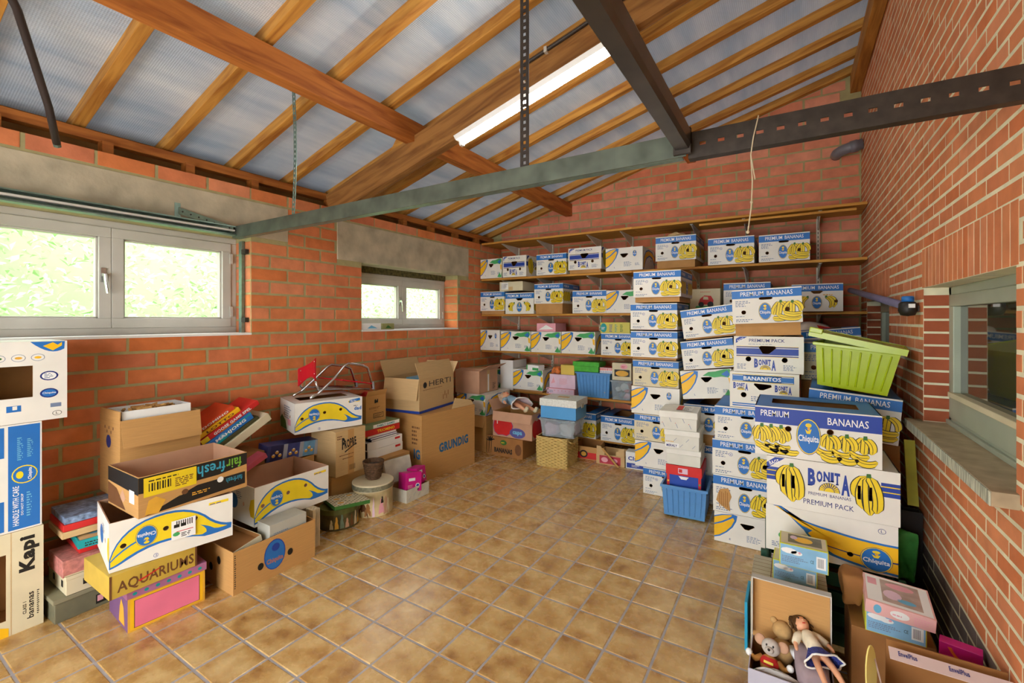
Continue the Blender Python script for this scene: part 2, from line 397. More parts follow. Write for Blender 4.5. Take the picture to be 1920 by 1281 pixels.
def tileshape(m):
    q = MB(); a = TS - 2 * J; e = .004
    q.add([(0, 0, -.0025), (a, 0, -.0025), (a, a, -.0025), (0, a, -.0025), (e, e, 0), (a - e, e, 0), (a - e, a - e, 0), (e, a - e, 0)], [(0, 1, 5, 4), (1, 2, 6, 5), (2, 3, 7, 6), (3, 0, 4, 7), (4, 5, 6, 7)], m)
    return q
tm = tileshape(mt).mesh('tile'); ti = tileshape(mti)
cells = []
for i in range(0, 22):
    for j in range(-1, 33):
        x, y = tx0 + i * TS, ty0 + j * TS
        if x > -.15 and x < RX and y < RY: cells.append((view_rank((x + .1, y + .1, 0)), x, y))
cells.sort(key=lambda t: -t[0]); far = MB()
for k, (r_, x, y) in enumerate(cells):
    if k < 300 and r_ > 0: link('tile', tm, floor, (x + J, y + J, random.uniform(-.0006, .0006)))
    else: far.add(ti.v, ti.f, mti, Matrix.Translation((x + J, y + J, 0)))
tag(far.build('tile_field', floor), 'further floor tiles', kind='stuff')
# ---- ceiling: ribbed foil sheets, rafters, purlins, main beam
m, nt, bs = nodemat('roof_foil'); N = nt.nodes; L = nt.links
ge = N.new('ShaderNodeNewGeometry'); 
w1 = N.new('ShaderNodeTexWave'); w1.wave_type = 'BANDS'; w1.bands_direction = 'Y'; w1.inputs['Scale'].default_value = 28; w1.inputs['Distortion'].default_value = .3
w2 = N.new('ShaderNodeTexWave'); w2.wave_type = 'BANDS'; w2.bands_direction = 'X'; w2.inputs['Scale'].default_value = 26; w2.inputs['Distortion'].default_value = .3
nz = N.new('ShaderNodeTexNoise'); nz.inputs['Scale'].default_value = 2.2; nz.inputs['Detail'].default_value = 5
mp = N.new('ShaderNodeMapping'); mp.inputs['Scale'].default_value = (3, .5, 1); L.new(ge.outputs['Position'], mp.inputs[0]); L.new(mp.outputs[0], nz.inputs['Vector'])
for w_ in (w1, w2): L.new(ge.outputs['Position'], w_.inputs['Vector'])
cr = N.new('ShaderNodeValToRGB'); E = cr.color_ramp.elements
E[0].position = .3; E[0].color = (*lin((158, 170, 184)), 1); E[1].position = .7; E[1].color = (*lin((214, 216, 214)), 1)
L.new(nz.outputs['Fac'], cr.inputs[0])
ad = N.new('ShaderNodeMath'); ad.operation = 'ADD'; L.new(w1.outputs['Fac'], ad.inputs[0]); L.new(w2.outputs['Fac'], ad.inputs[1])
mr = N.new('ShaderNodeMapRange'); mr.inputs[1].default_value = 0; mr.inputs[2].default_value = 2; mr.inputs[3].default_value = .8; mr.inputs[4].default_value = 1.05; L.new(ad.outputs[0], mr.inputs[0])
mx = N.new('ShaderNodeMix'); mx.data_type = 'RGBA'; mx.blend_type = 'MULTIPLY'; mx.inputs[0].default_value = 1; L.new(cr.outputs[0], mx.inputs[6]); L.new(mr.outputs[0], mx.inputs[7])
L.new(mx.outputs[2], bs.inputs['Base Color']); bs.inputs['Roughness'].default_value = .38; bs.inputs['Metallic'].default_value = .15
bp = N.new('ShaderNodeBump'); bp.inputs['Strength'].default_value = .35; bp.inputs['Distance'].default_value = .003; L.new(ad.outputs[0], bp.inputs['Height']); L.new(bp.outputs[0], bs.inputs['Normal'])
M_foil = m
tl = N.new('ShaderNodeBsdfTranslucent'); tl.inputs[0].default_value = (.62, .80, 1.0, 1); ms_ = N.new('ShaderNodeMixShader'); ms_.inputs[0].default_value = .015
L.new(bs.outputs[0], ms_.inputs[1]); L.new(tl.outputs[0], ms_.inputs[2]); L.new(ms_.outputs[0], N['Material Output'].inputs[0])
ceiling = struct(thing('ceiling', None, None)); M_beamR = woodmat('timber_ridge', (190, 132, 60), (140, 86, 34), 1)
RH = 0.075                                     # rafter depth
SL = math.atan(.28)
rafters = [-.90, -.45, .005, .46, .915, 1.37, 1.82, 2.27, 2.72, 3.165, 3.62, 4.07, 4.52, 4.97, 5.305]
ys = [Y0 - .2] + [r + .03 for r in rafters] + [RY + .2]
for k in range(len(ys) - 1):
    f = MB(); za, zb = roof(-.45) + RH, roof(RX + .05) + RH
    f.add([(-.45, ys[k], za), (RX + .05, ys[k], zb), (RX + .05, ys[k + 1], zb), (-.45, ys[k + 1], za)], [(0, 3, 2, 1)], M_foil)
    f.build('roof_sheet', ceiling)
def sloped(name, y0, y1, x0, x1, lo, hi, m, parent):
    """timber following the roof pitch, lo/hi measured from the rafters' underside"""
    ln = (x1 - x0) / math.cos(SL)
    o = MB().box(0, ln, 0, y1 - y0, lo * math.cos(SL), hi * math.cos(SL), m).build(name, parent, (x0 + 0, y0, roof(x0)), (0, -SL, 0), bevel=.003)
    return o
for y in rafters: sloped('rafter', y, y + .06, -.40, RX - .03, 0, RH, M_beamX, ceiling)
# purlins rest on the main beam
for (x0, x1) in ((1.0, 1.09), (2.50, 2.59)):
    z1 = roof(x0) - .002
    MB().box(x0, x1, Y0, RY + .02, z1 - .155, z1, M_beamY).build('purlin', ceiling, bevel=.004)
MB().box(3.975, RX - .004, Y0, RY, roof(3.975) - .17, roof(3.975) - .002, M_beamR).build('ridge_beam', ceiling, bevel=.004)
sloped('main_beam', 2.50, 2.57, 0.0, RX - .09, -.355, -.135, woodmat('timber_main', (164, 114, 60), (116, 74, 34), 0), ceiling)
MB().prism([(.80, roof(.8) - .14), (1.0, roof(1.0) - .145), (1.0, roof(1.0) - .01), (.93, roof(.93) - .01)], 2.515, 2.555, M_beamX).build('gusset_block', ceiling)
# wall plate on blocks, above the left wall
MB().box(-.20, -.13, Y0, RY, 2.60, 2.66, M_beamY).build('wall_plate', ceiling, bevel=.003)
for k, y in enumerate([.10, .56, 1.03, 1.48, 1.93, 2.62, 3.10, 3.55, 4.0, 4.45, 4.9]):
    MB().box(-.16, -.085, y, y + .055, TOPL, 2.60, M_beamY).build('packing_block', ceiling)
MB().box(-.32, -.29, Y0, RY, TOPL - .1, 2.80, M_kraftd).build('fascia_board', ceiling)
# ---- windows
M_glass, nt, bs = nodemat('window_glass'); N = nt.nodes; L = nt.links
tr = N.new('ShaderNodeBsdfTransparent'); tr.inputs[0].default_value = (.96, .985, .965, 1); gl = N.new('ShaderNodeBsdfGlossy'); gl.inputs['Roughness'].default_value = .02
fr = N.new('ShaderNodeFresnel'); fr.inputs[0].default_value = 1.45; ms_ = N.new('ShaderNodeMixShader'); L.new(fr.outputs[0], ms_.inputs[0]); L.new(tr.outputs[0], ms_.inputs[1]); L.new(gl.outputs[0], ms_.inputs[2])
L.new(ms_.outputs[0], N['Material Output'].inputs[0])
def bar(b, x0, x1, y0, y1, z0, z1, m=None): b.box(x0, x1, y0, y1, z0, z1, m or M_alu)
def casement(n, a0, a1, z0, z1, hx):
    """two-leaf window in the left wall; a = along y"""
    wroot = struct(thing('window_%d' % n, None, None, (-.215, 0, 0)))
    f = MB(); t = .045
    bar(f, -.07, 0, a0, a1, z0, z0 + t); bar(f, -.07, 0, a0, a1, z1 - t, z1); bar(f, -.07, 0, a0, a0 + t, z0 + t, z1 - t); bar(f, -.07, 0, a1 - t, a1, z0 + t, z1 - t)
    f.build('window_frame', wroot, bevel=.004)
    mid = (a0 + a1) / 2
    for (p, q) in ((a0 + t, mid - .001), (mid + .001, a1 - t)):
        s_ = MB(); k = .062
        bar(s_, -.055, .012, p, q, z0 + t, z0 + t + k); bar(s_, -.055, .012, p, q, z1 - t - k, z1 - t); bar(s_, -.055, .012, p, p + k, z0 + t + k, z1 - t - k); bar(s_, -.055, .012, q - k, q, z0 + t + k, z1 - t - k)
        # glazing bead, stepped
        for (u0, u1, w0, w1) in ((p + k, q - k, z0 + t + k, z0 + t + k + .012), (p + k, q - k, z1 - t - k - .012, z1 - t - k), (p + k, p + k + .012, z0 + t + k, z1 - t - k), (q - k - .012, q - k, z0 + t + k, z1 - t - k)):
            bar(s_, -.045, -.005, u0, u1, w0, w1)
        so = s_.build('window_sash', wroot, bevel=.003)
        MB().add([(-.03, p + k, z0 + t + k), (-.03, q - k, z0 + t + k), (-.03, q - k, z1 - t - k), (-.03, p + k, z1 - t - k)], [(0, 1, 2, 3)], M_glass).build('pane', so)
    h = MB(); M_h = mat('handle_metal', (200, 200, 200), .25, .03, 8, metal=.9)
    zc = (z0 + z1) / 2
    h.box(.012, .022, mid - .055, mid - .03 + .0, zc - .03, zc + .06, M_h); h.box(.022, .05, mid - .052, mid - .034, zc + .005, zc + .025, M_h)
    h.tube([(.05, mid - .043, zc + .02), (.055, mid - .04, zc - .03), (.052, mid - .03, zc - .10)], .009, M_h)
    h.build('window_handle', wroot, smooth=False)
    for zz in (z0 + .16, z1 - .16):
        hg = MB().box(0, .02, a1 - t - .012, a1 - t + .012, zz - .04, zz + .04, M_alu); hg.build('hinge', wroot, bevel=.003)
    return wroot
casement(1, WL[0][0], WL[0][1], 1.404, 2.135, 0)
casement(2, WL[1][0], WL[1][1], 1.404, 1.985, 0)
# rough strip of old wood and mortar under the second lintel
M_rough = mat('mottled_olive_mortar', (92, 84, 48), .95, .6, 30, bump=1, bscale=40)  # dark olive tone, strongly mottled and bumped
tag(MB().box(-.28, -.20, 2.92, 4.386, 1.985, 2.05, M_rough).build('packing_strip', wall_left), 'dark crumbling packing strip')
M_glassr, nt, bs = nodemat('window_glass_right'); bs.inputs['Base Color'].default_value = (.05, .055, .035, 1); bs.inputs['Roughness'].default_value = .03; bs.inputs['Specular IOR Level'].default_value = .9; bs.inputs['IOR'].default_value = 2.3
M_alug = mat('window_paint_green', (170, 178, 158), .35, .12, 4)
for n, (a0, a1, z0, z1) in enumerate(WR):
    wroot = struct(thing('window_%d' % (n + 3), None, None, (RX + .095, 0, 0)))
    f = MB(); t = .04
    bar(f, 0, .07, a0, a1, z0, z0 + .035, M_alug); bar(f, 0, .07, a0, a1, z1 - t, z1, M_alug); bar(f, 0, .07, a0, a0 + t, z0, z1, M_alug); bar(f, 0, .07, a1 - t, a1, z0, z1, M_alug)
    bar(f, -.012, .0, a0, a1, z0, z0 + .022, M_alug)
    f.build('window_frame', wroot, bevel=.003)
    s_ = MB(); k = .055; p, q = a0 + t, a1 - t; zb, zt = z0 + .035, z1 - t
    bar(s_, -.006, .06, p, q, zb, zb + .10, M_alug); bar(s_, -.014, .06, p, q, zb + .10, zb + .125, M_cream); bar(s_, -.006, .06, p, q, zt - k, zt, M_alug); bar(s_, -.006, .06, p, p + k, zb + .125, zt - k, M_alug); bar(s_, -.006, .06, q - k, q, zb + .125, zt - k, M_alug)
    so = s_.build('window_sash', wroot, bevel=.003)
    MB().box(.02, .026, p + k, q - k, zb + .125, zt - k, M_glassr).build('pane', so)
# ---- outside the left windows: lawn and a bright hedge
M_lawn = mat('lawn', (120, 150, 70), .9, .3, 3)
struct(MB().box(-14, -.31, -8, 14, -.4, -.3, M_lawn).build('ground'))
def leafmat():
    m, nt, bs = nodemat('hedge_leaf'); N = nt.nodes; L = nt.links
    g = N.new('ShaderNodeNewGeometry'); cr = N.new('ShaderNodeValToRGB'); E = cr.color_ramp.elements
    E[0].color = (*lin((150, 190, 128)), 1); E[1].color = (*lin((236, 248, 214)), 1); L.new(g.outputs['Random Per Island'], cr.inputs[0])
    L.new(cr.outputs[0], bs.inputs['Base Color']); bs.inputs['Roughness'].default_value = .5
    return m
ml_ = leafmat(); hb = MB()
for k in range(26000):
    y = random.uniform(-4, 11); z = random.uniform(-.3, 4.2); x = -3.2 - abs(random.gauss(0, .35)) + .35 * math.sin(y * 1.7) * math.sin(z * 2.1)
    sz = random.uniform(.03, .075); e = Euler((random.uniform(-1, 1), random.uniform(-1, 1), random.uniform(0, 6.3))).to_matrix().to_4x4()
    Mx = Matrix.Translation((x, y, z)) @ e
    hb.add([(0, -sz, 0), (sz * .45, 0, .02), (0, sz, 0), (-sz * .45, 0, .02)], [(0, 1, 2, 3)], ml_, Mx)
hb.box(-4.6, -4.2, -6, 13, -.3, 4.4, ml_)
tag(hb.build('hedge'), 'sunlit pale green foliage seen through the left windows', 'hedge', kind='stuff')
# ---------------------------------------------------------------- fluorescent lamp under the main beam
def lamp():
    y, x0, x1 = 2.50, 1.50, 2.76
    zb = lambda x: roof(x) - .355
    t = thing('fluorescent_lamp', 'lit fluorescent tube lamp fixed along the sloping main beam', 'lamp', (x0, y, zb(x0) - .001), (0, -SL, 0))
    ln = (x1 - x0) / math.cos(SL)
    h = MB(); h.prism([(-.045, -.002), (.045, -.002), (.03, -.03), (-.03, -.03)], 0, ln, M_whiteg, axis='x'); h.build('housing', t)
    m, nt, bs = nodemat('lit_tube'); bs.inputs['Emission Color'].default_value = (1, .97, .90, 1); bs.inputs['Emission Strength'].default_value = LAMP_STRENGTH; bs.inputs['Base Color'].default_value = (1, 1, 1, 1)
    MB().tube([(.035, 0, -.055), (ln - .035, 0, -.055)], .018, m, 12).build('tube', t, smooth=True)
    for xx in (.012, ln - .035): MB().box(xx, xx + .022, -.014, .014, -.075, -.03, M_whiteg).build('lamp_holder', t)
    MB().box(ln - .01, ln + .005, -.06, .06, -.055, 0, M_alu).build('end_plate', t)
    c = thing('lamp_cable', 'grey conduit with a dangling cable end clipped along the main beam', 'cable', (0, 0, 0))
    P = [(x, 2.486, roof(x) - .17) for x in (2.05, 2.2, 2.6, 3.0, 3.4)]
    MB().tube(P, .011, M_dsteel).build('conduit', c)
    MB().tube([(2.05, 2.486, roof(2.05) - .17), (2.03, 2.47, roof(2.05) - .20), (2.05, 2.465, roof(2.05) - .26), (2.09, 2.46, roof(2.05) - .33)], .006, M_alu).build('loose_wire', c)
    for x in (2.2, 2.6, 3.0): MB().box(x, x + .02, 2.47, 2.4995, roof(x) - .185, roof(x) - .15, M_alu).build('clip', c)
lamp()
# ---------------------------------------------------------------- overhead door rails
YT, ZT = 1.738, 2.135
def rails():
    t = thing('track_rail', 'galvanised door track above the large left window', 'rail', (.08, 0, ZT))
    f = MB(); pr = [(-.03, -.028), (.03, -.028), (.03, -.02), (-.022, -.02), (-.022, .03), (.03, .03), (.03, .038), (-.03, .038)]
    f.prism(pr, Y0, YT - .02, M_steel, axis='y'); f.box(-.005, .028, Y0, YT - .03, .0, .012, M_alu); f.build('channel', t)
    f = MB(); M = Matrix.Translation((-.07, 1.42, .12))
    # perforated stay from the lintel to the rail
    n = 7
    for i in range(n):
        a = i / n; b_ = (i + 1) / n
        p = Vector((-.075, 1.40, .10)).lerp(Vector((.02, 1.70, .015)), a); q = Vector((-.075, 1.40, .10)).lerp(Vector((.02, 1.70, .015)), b_)
        f.add([p + Vector((0, 0, -.022)), q + Vector((0, 0, -.022)), q + Vector((0, 0, .022)), p + Vector((0, 0, .022)), p + Vector((.003, -.003, -.022)), q + Vector((.003, -.003, -.022)), q + Vector((.003, -.003, .022)), p + Vector((.003, -.003, .022))], [(0, 1, 2, 3), (7, 6, 5, 4), (0, 4, 5, 1), (3, 2, 6, 7)], M_steel)
    f.build('stay_bracket', t); MB().box(-.08, -.074, 1.375, 1.41, .06, .15, M_steel).build('wall_foot', t)
    hole = MB()
    for i in range(7):
        p = Vector((-.075, 1.40, .10)).lerp(Vector((.02, 1.70, .015)), (i + .5) / 7) + Vector((.0045, -.0035, 0)); hole.add([p + Vector((dx_ * .3, dx_, dz_)) for dx_, dz_ in ((-.006, 0), (0, -.007), (.006, 0), (0, .007))], [(0, 1, 2, 3)], M_blk)
    tag(hole.build('punched_holes', t), kind='stuff')
    # upright in the window reveal with clips
    u = thing('track_post', 'thin galvanised post standing in the large window recess', 'post', (-.10, 1.862, 1.404))
    MB().box(-.02, .02, -.012, .012, 0, .70, M_steel).build('post', u)
    for z in (.08, .60): MB().box(.02, .075, -.014, .014, z, z + .035, M_dsteel).build('clip', u)
    c = thing('cross_bar', 'long grey steel bar crossing the room below the lamp', 'steel bar', (0, YT, ZT))
    f = MB(); f.box(.05, 3.175, -.02, -.014, -.042, .042, mat('steel_bar', (98, 104, 92), .45, .3, 9, metal=.6)); f.box(.05, 3.16, -.014, .03, -.042, -.036, M_steel); f.box(.05, 3.16, -.014, .012, .037, .042, M_steel); f.build('angle_profile', c)
    d = thing('slotted_bar', 'black slotted steel bar running from the track to the right wall', 'steel bar', (0, YT, ZT))
    f = MB(); xs = [3.20 + .052 * i for i in range(17)]
    m = M_dsteel
    f.box(3.18, 4.058, -.003, .003, -.045, -.006, m); f.box(3.18, 4.058, -.003, .003, .007, .042, m)
    x = 3.18
    for i in range(15):
        f.box(x, x + .038, -.003, .003, -.006, .007, m); x += .06
    f.box(x - .022, 4.058, -.003, .003, -.006, .007, m)
    f.box(3.18, 4.058, -.003, .035, -.049, -.045, m); f.box(3.18, 4.058, -.003, .02, .042, .046, m); f.build('angle_profile', d)
    g = thing('door_track', 'dark steel door track running overhead towards the camera', 'rail', (3.165, 0, ZT + .012))
    f = MB(); pr = [(-.022, -.035), (.022, -.035), (.03, -.02), (.03, .03), (.018, .04), (.018, .034), (.024, .026), (.024, -.016), (.018, -.028), (-.018, -.028), (-.024, -.016), (-.024, .04), (-.03, .04), (-.03, -.02)]
    f.prism(pr, Y0, YT - .025, mat('track_steel', (92, 88, 86), .35, .2, 8, metal=.8), axis='y'); f.build('channel', g)
    MB().box(-.03, .03, YT - .04, YT - .024, -.05, .04, M_dsteel).build('end_plate', g)
    for nm, x, zt, lab in (('left', .763, roof(1.0) - .02, 'thin perforated hanger strap hooked to the purlin near the left wall'), ('mid', 2.49, roof(2.5) - .1, 'dark perforated hanger strap in front of the lit lamp')):
        h = thing('hanger_strap', lab, 'strap', (x, YT - .0, ZT + .042)); hh = zt - ZT - .042; f = MB(); n = int(hh / .03)
        wd = .022 if x > 1 else .015
        m = M_dsteel if x > 1 else M_steel
        bow = (lambda z: 0) if x > 1 else (lambda z: .02 * math.sin(math.pi * z / hh))
        for i in range(n):
            z0, z1 = hh * i / n, hh * (i + 1) / n; b0 = bow(z0)
            f.box(-wd + b0, -.007 + b0, -.0015, .0015, z0, z1, m); f.box(.007 + b0, wd + b0, -.0015, .0015, z0, z1, m); f.box(-.007 + b0, .007 + b0, -.0015, .0015, z0, z0 + (z1 - z0) * .5, m)
        f.build('perforated_strip', h)
        if x < 1: MB().box(-.01, .235, -.02, .02, hh - .004, hh, M_steel).build('top_angle', h)
        else: MB().box(-.05, .05, -.02, .02, hh - .004, hh + .01, M_dsteel).build('top_angle', h)
    r = thing('hanging_cord', 'knotted pale string hanging from the slotted bar', 'string', (0, 0, 0))
    M_str = mat('string', (196, 180, 150), .9, .1, 20)
    x = 3.385
    MB().tube([(x + .02, YT - .006, 2.19), (x + .005, YT - .008, 2.12), (x - .003, YT - .008, 2.06), (x + .002, YT - .008, 1.97), (x - .002, YT - .008, 1.88), (x - .012, YT - .006, 1.80)], .0022, M_str, 6).build('cord', r)
    MB().ball((x - .001, YT - .008, 1.90), .005, M_str, 6, 4).build('knot', r); MB().ball((x - .012, YT - .006, 1.80), .006, M_str, 6, 4).build('knot', r)
    MB().tube([(x - .003, YT - .009, 2.06), (x + .006, YT - .011, 2.0), (x + .010, YT - .011, 1.975)], .002, M_str, 6).build('loose_end', r)
    p = thing('black_pipe', 'black pipe hanging down from the rafters in the upper left corner', 'pipe', (0, 0, 0))
    MB().tube([(.17, .77, 2.44), (.30, .71, 2.58), (.62, .54, 2.86), (.80, .44, 2.925)], .017, mat('black_plastic', (58, 50, 48), .4, .1, 10), 10).build('tube', p, smooth=True)
    MB().tube([(.1705, .7698, 2.4405), (.160, .775, 2.429)], .0165, M_steel, 10).build('pipe_end', p)
    e = thing('waste_pipe', 'grey plastic pipe elbow in the upper right corner of the back wall', 'pipe', (0, 0, 0))
    M_pvc = mat('grey_pvc', (118, 116, 124), .35, .06, 10)
    MB().tube([(RX - .004, 5.22, 3.12), (3.96, 5.225, 3.105), (3.90, 5.25, 3.095), (3.87, 5.30, 3.09), (3.865, RY - .008, 3.09)], .048, M_pvc, 14).build('elbow', e, smooth=True)
    MB().tube([(4.02, 5.222, 3.114), (3.965, 5.225, 3.106)], .054, M_pvc, 14).build('collar', e, smooth=True)
    q = thing('wall_pipe', 'grey insulated pipe sloping along the right wall to a black valve', 'pipe', (0, 0, 0))
    MB().tube([(3.93, 4.84, 1.757), (3.975, 3.95, 1.66), (4.01, 3.16, 1.578)], .022, mat('pipe_sleeve', (110, 104, 132), .5, .12, 10), 10).build('sleeve', q, smooth=True)
    v = MB(); v.lathe([(.0, -.045), (.03, -.04), (.04, -.015), (.038, .02), (.03, .03), (.0, .03)], M_blk, 14); v.build('valve_body', q, (4.015, 3.09, 1.565), smooth=True)
    MB().lathe([(.026, .03), (.026, .055), (.02, .06)], M_blue, 14).build('valve_cap', q, (4.015, 3.09, 1.565), smooth=True)
    MB().box(-.004, .02, -.055, -.02, -.002, .018, M_pwhite).build('paper_tag', q, (4.015, 3.09, 1.565))
    MB().box(.02, .045, -.01, .01, -.02, .01, M_dsteel).build('wall_fixing', q, (4.015, 3.09, 1.565))
rails()
# ---------------------------------------------------------------- shelves on the back wall
SHZ = {'A': 2.515, 'B': 2.04, 'C': 1.575, 'D': 1.105, 'E': .614, 'F': .147}
ORD = {'A': 'topmost empty shelf plank under the roof', 'B': 'second shelf plank from the top carrying banana boxes', 'C': 'third shelf plank from the top carrying banana boxes', 'D': 'fourth shelf plank from the top carrying banana boxes', 'E': 'fifth shelf plank from the top carrying tubs and toys', 'F': 'lowest shelf plank just above the floor'}
M_brk = mat('shelf_bracket_paint', (228, 222, 206), .5, .05, 10)
SHF = 4.87
for k, z in SHZ.items():
    sh = thing('shelf', ORD[k], 'shelf', (0, 0, z), group='wooden shelves on the back wall')
    x1 = RX - .01 if k in 'ABC' else (3.98 if k == 'D' else RX - .02)
    MB().box(.01, 2.02, SHF, 5.33, -.024, 0, M_plank).build('plank', sh, bevel=.002)
    MB().box(2.024, x1, SHF, 5.33, -.024, 0, M_plank).build('plank', sh, bevel=.002)
    for bx in (.30, .82, 1.48, 1.88, 2.62, 3.10, 3.72):
        f = MB(); f.prism([(5.33, -.024), (4.93, -.024), (4.93, -.034), (5.30, -.13), (5.33, -.13)], bx - .004, bx + .004, M_brk, axis='x'); f.box(bx - .014, bx + .014, 4.93, 5.33, -.029, -.0245, M_brk); f.build('bracket', sh)
    if k == 'A':
        MB().box(2.7, 3.98, 4.90, 5.02, -.060, -.038, M_plank).build('plank', sh, bevel=.002)
for bx in (.30, .82, 1.48, 1.88, 2.62, 3.10, 3.72):
    n = int(round(bx * 100))
    up = tag(MB().box(bx - .014, bx + .014, 5.335, RY - .003, .05, 2.50, M_brk).build('shelf_upright'), None, 'upright', 'slotted uprights carrying the shelves')
    hl = MB()
    for i in range(60): hl.box(bx - .003, bx + .003, 5.3335, 5.335, .1 + i * .04, .122 + i * .04, M_blk)
    hl.build('slots', up)
    up['label'] = {30: 'slotted metal upright nearest the left corner behind the shelves', 82: 'second slotted upright from the left corner behind the shelves', 148: 'third slotted upright from the left corner behind the shelves', 188: 'fourth slotted upright from the left corner behind the shelves', 262: 'fifth slotted upright behind the shelves, right of the tall tower', 310: 'sixth slotted upright, second from the right wall', 372: 'slotted metal upright nearest the right wall on the back wall'}[n]
# ---------------------------------------------------------------- flat print on cardboard
_TXT = {}
def text_polys(s, bold=0.0):
    key = (s, bold)
    if key not in _TXT:
        cu = bpy.data.curves.new('t', 'FONT'); cu.body = s; cu.size = 1; cu.resolution_u = 2; cu.offset = bold; cu.space_character = 1.0 + bold * 2
        ob = bpy.data.objects.new('t', cu); me = bpy.data.meshes.new_from_object(ob)
        vs = [(v.co.x, v.co.y) for v in me.vertices]; fs = [tuple(p.vertices) for p in me.polygons]
        bpy.data.objects.remove(ob); bpy.data.curves.remove(cu); bpy.data.meshes.remove(me)
        x0 = min(v[0] for v in vs); x1 = max(v[0] for v in vs); y0 = min(v[1] for v in vs); y1 = max(v[1] for v in vs)
        _TXT[key] = ([((v[0] - x0) / (x1 - x0), (v[1] - y0) / (y1 - y0)) for v in vs], fs)
    return _TXT[key]
def ell(cx, cz, rx, rz, n=16): return [(cx + rx * math.cos(2 * math.pi * i / n), cz + rz * math.sin(2 * math.pi * i / n)) for i in range(n)]
def stadium(cx, cz, w, h, n=5):
    r = h / 2; o = []
    for i in range(n + 1): t = -math.pi / 2 + math.pi * i / n; o.append((cx + w / 2 - r + r * math.cos(t), cz + r * math.sin(t)))
    for i in range(n + 1): t = math.pi / 2 + math.pi * i / n; o.append((cx - w / 2 + r + r * math.cos(t), cz + r * math.sin(t)))
    return o
def bez(p0, p1, p2, n=8): return [((1 - t) ** 2 * p0[0] + 2 * t * (1 - t) * p1[0] + t * t * p2[0], (1 - t) ** 2 * p0[1] + 2 * t * (1 - t) * p1[1] + t * t * p2[1]) for t in [i / n for i in range(n + 1)]]
def finger(p0, p1, bulge, T, n=9):
    """banana outline from stem p0 to tip p1, bulging to the left of the way for bulge > 0"""
    dx, dz = p1[0] - p0[0], p1[1] - p0[1]; l = math.hypot(dx, dz); nx, nz = -dz / l, dx / l
    a, b = [], []
    for i in range(n + 1):
        t = i / n; k = 4 * t * (1 - t); th = T * (0.25 + .75 * min(1, 2.4 * k ** .8)) / 2 if 0 < i < n else T * .12
        cx, cz = p0[0] + dx * t + nx * bulge * k, p0[1] + dz * t + nz * bulge * k
        a.append((cx + nx * th, cz + nz * th)); b.append((cx - nx * th, cz - nz * th))
    return a + b[::-1]
